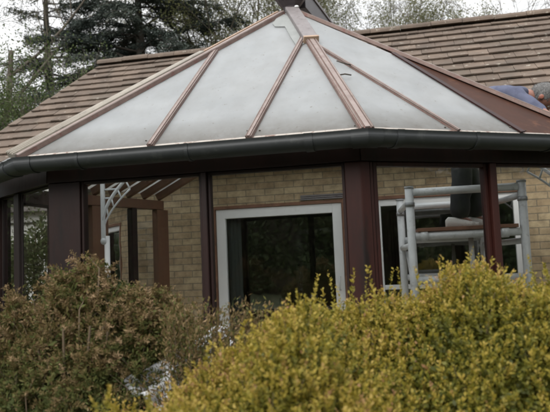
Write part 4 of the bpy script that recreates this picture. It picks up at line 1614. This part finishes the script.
# ------------------------------------------------------------------ trees
def grow(mb, p, d, L, r, lvl, maxl, tips, rnd, kids=(4, 6), ang=.75, up_=.12, wob=.16, shrink=.6, sides=(8, 6, 5, 4, 3)):
    n = 6 if lvl == 0 else 5
    pts, rad = [p.copy()], [r]
    cur, dd = p.copy(), d.normalized()
    r_end = r * (.45 if lvl < maxl else .25)
    for i in range(n):
        dd = (dd + Vector((rnd.gauss(0, wob), rnd.gauss(0, wob), rnd.gauss(0, wob * .6) + up_ * (0.35 if lvl else .1)))).normalized()
        cur = cur + dd * (L / n)
        pts.append(cur.copy()); rad.append(r + (r_end - r) * (i + 1) / n)
    mb.tube(pts, rad, sides[min(lvl, len(sides) - 1)], False)
    if lvl >= maxl:
        tips.append((pts[1], dd)); tips.append((pts[3], dd)); tips.append((pts[-1], dd))
        return
    k = rnd.randint(*kids)
    for i in range(k):
        t = rnd.uniform(.30, 1.0) if lvl else .32 + .68 * (i + rnd.random()) / k
        f = t * n; i0 = min(int(f), n - 1)
        q = pts[i0].lerp(pts[i0 + 1], f - i0)
        ax = (pts[i0 + 1] - pts[i0]).normalized()
        az = rnd.uniform(0, 6.283)
        o1 = ax.orthogonal().normalized(); o2 = ax.cross(o1)
        nd = ax * math.cos(ang) + (o1 * math.cos(az) + o2 * math.sin(az)) * math.sin(ang * rnd.uniform(.7, 1.25))
        rr_ = (r + (r_end - r) * t)
        grow(mb, q, nd, L * shrink * rnd.uniform(.75, 1.15), max(rr_ * .58, .006), lvl + 1, maxl, tips, rnd, kids, ang, up_, wob, shrink, sides)
    tips.append((pts[-1], dd))


def tree(name, label, loc, height, maxl, kids, mat_leaf, leaf_per, leafL, leafW, spread, bark='bark_grey', r0=.16, ang=.7, seed=1, lean=(0, 0), shrink=.62, tmean=.5, forks=1, droop=0.0, twr=None):
    rnd = random.Random(seed)
    o = empty(name, loc)
    tag(o, label, 'tree', None)
    mb = MB(); tips = []
    for f_ in range(forks):
        grow(mb, Vector(loc) + Vector((rnd.uniform(-.3, .3) * (forks > 1), 0, -.1)), Vector((lean[0] + rnd.gauss(0, .16) * (forks > 1), lean[1] + rnd.gauss(0, .1) * (forks > 1), 1)), height * .72, r0, 0, maxl, tips, rnd, kids, ang, .12, .09, shrink)
    mb.build('trunk', bark, o)
    tp_ = np.array([list(t[0]) for t in tips]); td = np.array([list(t[1]) for t in tips])
    if leaf_per:
        n = len(tp_)
        P = np.repeat(tp_, leaf_per, 0) + rng.normal(0, spread, (n * leaf_per, 3))
        Dl = np.repeat(td, leaf_per, 0) + rng.normal(0, .9, (n * leaf_per, 3))
        Dl[:, 2] -= droop
        ti = np.repeat(rng.normal(tmean, .16, n), leaf_per) + rng.normal(0, .12, n * leaf_per)
        leaves('crown', mat_leaf, P, Dl, rng.uniform(.6, 1.3, n * leaf_per) * leafL, rng.uniform(.7, 1.2, n * leaf_per) * leafW, ti, o)
    print(name, len(tips), 'tips')
    return o


def gp(px, Y):
    p = at(px, 100, Y)
    return (p.x, Y, 0)


# dark cedar behind the left end of the roof
def conifer(name, label, loc, height, rmax, nl, seed, dens, tipL=.16):
    rnd = random.Random(seed)
    o = empty(name, loc)
    tag(o, label, 'tree')
    mb = MB()
    base = Vector(loc)
    tr = [base + Vector((.05 * math.sin(i * .9 + seed), .05 * math.cos(i * 1.3), height * i / 9 - (.1 if i == 0 else 0))) for i in range(10)]
    mb.tube(tr, [.26 * (1 - i / 10.5) + .02 for i in range(10)], 9, False)
    P, Dl, Ti = [], [], []
    for k in range(nl):
        h = height * (.14 + .84 * (k + rnd.random()) / nl)
        f = 1 - h / height
        rl = rmax * (.25 + .75 * min(1, f * 1.7)) * rnd.uniform(.6, 1.12)
        az = rnd.uniform(0, 6.283)
        hd_ = Vector((math.cos(az), math.sin(az), rnd.uniform(-.05, .38)))
        p = base + Vector((0, 0, h)); d = hd_.normalized()
        pts = [p]
        for i in range(7):
            d = (d + Vector((rnd.gauss(0, .09), rnd.gauss(0, .09), rnd.gauss(-.045, .05)))).normalized()
            pts.append(pts[-1] + d * rl / 7)
        mb.tube(pts, [.055 * (1 - i / 7.6) * (rl / rmax) + .008 for i in range(8)], 5, False)
        tone = rnd.gauss(.45, .16)
        nb = int(10 * rl)
        for b in range(nb):
            t = .22 + .78 * rnd.random()
            ff = t * 7; i0 = min(int(ff), 6)
            q = pts[i0].lerp(pts[i0 + 1], ff - i0)
            ax = (pts[i0 + 1] - pts[i0]).normalized()
            sd_1 = ax.cross(Vector((0, 0, 1))).normalized() * rnd.choice((-1, 1))
            bd = (ax * .6 + sd_1 * rnd.uniform(.4, 1) + Vector((0, 0, rnd.uniform(-.35, .12)))).normalized()
            bl = rnd.uniform(.35, .85) * (1.15 - .6 * t)
            e = q + bd * bl + Vector((0, 0, -.12 * bl))
            mb.tube([q, q.lerp(e, .5) + Vector((0, 0, .03)), e], [.010, .008, .004], 3, False)
            m = int(dens * bl)
            for s in range(m):
                u = rnd.random()
                c = q.lerp(e, u)
                P.append((c.x + rnd.gauss(0, .06), c.y + rnd.gauss(0, .06), c.z + rnd.gauss(0, .035)))
                Dl.append((bd.x + rnd.gauss(0, .7), bd.y + rnd.gauss(0, .7), bd.z - .25 + rnd.gauss(0, .3)))
                Ti.append(tone + rnd.gauss(0, .14))
    P, Dl, Ti = np.array(P), np.array(Dl), np.array(Ti)
    mb.build('trunk', 'bark_dark', o)
    leaves('crown', 'needle', P, Dl, rng.uniform(.6, 1.3, len(P)) * tipL, rng.uniform(.022, .038, len(P)), Ti, o, .1)
    print(name, len(P), 'needles')


conifer('cedar_tree', 'tall dark blue green conifer behind the left end of the roof ridge', gp(142, 19), 11.5, 4.3, 150, 4, 150, .095)
conifer('cedar_tree', 'thinner greyish conifer left of the dark one, above the roof verge', gp(48, 20), 10.5, 3.3, 90, 9, 60, .085)
tree('bare_tree', 'pale leafless tree with arching twigs at the far upper left', gp(8, 17), 10.5, 5, (4, 5), 'spring_leaf', 7, .035, .018, .16, r0=.15, seed=21, ang=.8, tmean=.3, forks=2)
tree('leafy_bush_tree', 'small green leafy tree beside the lower left roof edge', gp(0, 15), 5.0, 4, (5, 6), 'green_leaf', 4, .07, .035, .18, r0=.04, seed=5, ang=.8, tmean=.72, forks=4)
tree('spring_tree', 'slender tree in pale spring leaf just left of the roof hub', gp(242, 22), 12, 5, (4, 5), 'spring_leaf', 9, .065, .036, .18, r0=.15, seed=31, ang=.62, shrink=.66)
tree('spring_tree', 'slender tree in thin spring leaf just right of the roof hub', gp(318, 24), 12, 5, (4, 5), 'spring_leaf', 7, .065, .036, .18, r0=.15, seed=44, ang=.6, shrink=.66)
tree('spring_tree', 'broad yellow green tree above the ridge at the right of the hub', gp(375, 20), 9.8, 5, (4, 5), 'spring_leaf', 12, .06, .036, .15, r0=.13, seed=52, ang=.6, tmean=.66)
tree('bare_tree', 'bare twiggy tree standing alone against the white sky', gp(465, 21), 9.8, 5, (4, 5), 'spring_leaf', 0, .06, .03, .1, r0=.09, seed=63, ang=.7, forks=2)

# garden behind the left windows; garage added for their pale reflection
gr = empty('standin_garage', (-6.7, 15.2, 0), R(4))
tag(gr, 'made-up white garage standing in for the pale reflection in the left conservatory windows', 'garage')
mb = MB(); GM = WORLD[gr.name]
mb.hexa([GM @ Vector(p) for p in ((-2.6, -1.5, 0), (2.6, -1.5, 0), (2.6, 1.5, 0), (-2.6, 1.5, 0))], [GM @ Vector(p) for p in ((-2.6, -1.5, 2.62), (2.6, -1.5, 2.62), (2.6, 1.5, 2.62), (-2.6, 1.5, 2.62))])
mb.build('wall', 'render_white', gr)
mb = MB(); mb.hexa([GM @ Vector(p) for p in ((-2.8, -1.7, 2.623), (2.8, -1.7, 2.623), (2.8, 1.7, 2.623), (-2.8, 1.7, 2.623))], [GM @ Vector(p) for p in ((-2.8, -1.7, 2.72), (2.8, -1.7, 2.72), (2.8, 1.7, 2.72), (-2.8, 1.7, 2.72))])
mb.build('roof', 'lead', gr)
mb = MB(); mb.tube([GM @ Vector((-2.6, -1.53, 2.36)), GM @ Vector((2.6, -1.53, 2.40))], .018, 8)
mb.build('reflection_line', 'dark_lead', gr)  # thin dark bar added for the line in the window reflection


def bush(label, c, rx, ry, top, seed):
    o = empty('laurel_bush', (c[0], c[1], 0))
    tag(o, label, 'bush')
    n = 9000
    d = unit(rng.normal(0, 1, (n, 3)))
    lump = 1 + .16 * np.sin(d[:, 0] * 7 + seed) * np.sin(d[:, 2] * 6 + seed * 2) + .10 * np.sin(d[:, 1] * 11 + d[:, 0] * 5)
    r = (rng.uniform(.25, 1, n) ** .4) * lump
    P = np.stack([c[0] + d[:, 0] * r * rx, c[1] + d[:, 1] * r * ry, top * .52 + d[:, 2] * r * top * .5], 1)
    leaves('foliage', 'green_leaf', P, d + rng.normal(0, .7, (n, 3)), rng.uniform(.05, .11, n), rng.uniform(.025, .055, n), rng.normal(.72, .2, n), o)
    st = MB()
    for k in range(14):
        e = P[rng.integers(n)]
        st.tube([Vector((c[0] + rng.normal(0, .06), c[1] + rng.normal(0, .06), 0)), Vector(((c[0] + e[0]) / 2, (c[1] + e[1]) / 2, e[2] * .5)), Vector(e)], [.02, .014, .006], 5, False)
    st.build('stems', 'twig_brown', o)


bush('green garden bush seen through the left window beside the thick dark corner post', (-3.75, 10.5), .62, .6, 2.02, 1)
bush('green bush seen through the narrow window strip at the left edge', (-4.62, 10.6), .5, .6, 1.95, 4)

# unseen hedge added behind the camera, for dark reflections in the glass
n = 90000
hx = rng.uniform(-20, 38, n); hz = rng.uniform(.1, 6.4, n) 
hy = -12.5 + rng.normal(0, .35, n) + .4 * np.sin(hx * 1.7) + .3 * np.sin(hz * 2.3 + hx)
hz = hz + (.35 * np.sin(hx * 1.1) + .3 * np.sin(hx * 2.7) + rng.exponential(.15, n)) * (hz / 6.4)
he = leaves('hedge', 'dark_hedge', np.stack([hx, hy, hz], 1), rng.normal(0, 1, (n, 3)), rng.uniform(.14, .26, n), rng.uniform(.08, .14, n), rng.normal(.45, .2, n), None)
mb = MB(); mb.box((9, -13.0, 2.9), (58, .5, 5.8))  # solid box core inside the added hedge
hc = mb.build('hedge_core', 'bark_dark', he)
tag(he, 'unseen dark green hedge added for its reflection in the patio door glass', 'hedge')

# unseen side hedge, added to block bright sky reflections in the left windows
n = 16000
sy = rng.uniform(4, 17, n); sz = rng.uniform(.05, 3.4, n)
sx_ = -9.5 + rng.normal(0, .25, n) + .3 * np.sin(sy * 1.9) + .2 * np.sin(sz * 3 + sy)
sz = sz + .25 * np.sin(sy * 1.7)
sky_blocker = leaves('hedge', 'green_leaf', np.stack([sx_, sy, sz], 1), rng.normal(0, 1, (n, 3)), rng.uniform(.10, .2, n), rng.uniform(.06, .11, n), rng.normal(.5, .2, n), None)
mb = MB(); mb.box((-9.8, 10.5, 1.5), (.4, 13, 3.0))  # solid box core of the unseen blocking hedge
mb.build('hedge_core', 'bark_dark', sky_blocker)
tag(sky_blocker, 'unseen side hedge added to block sky reflections in the left conservatory windows', 'hedge')
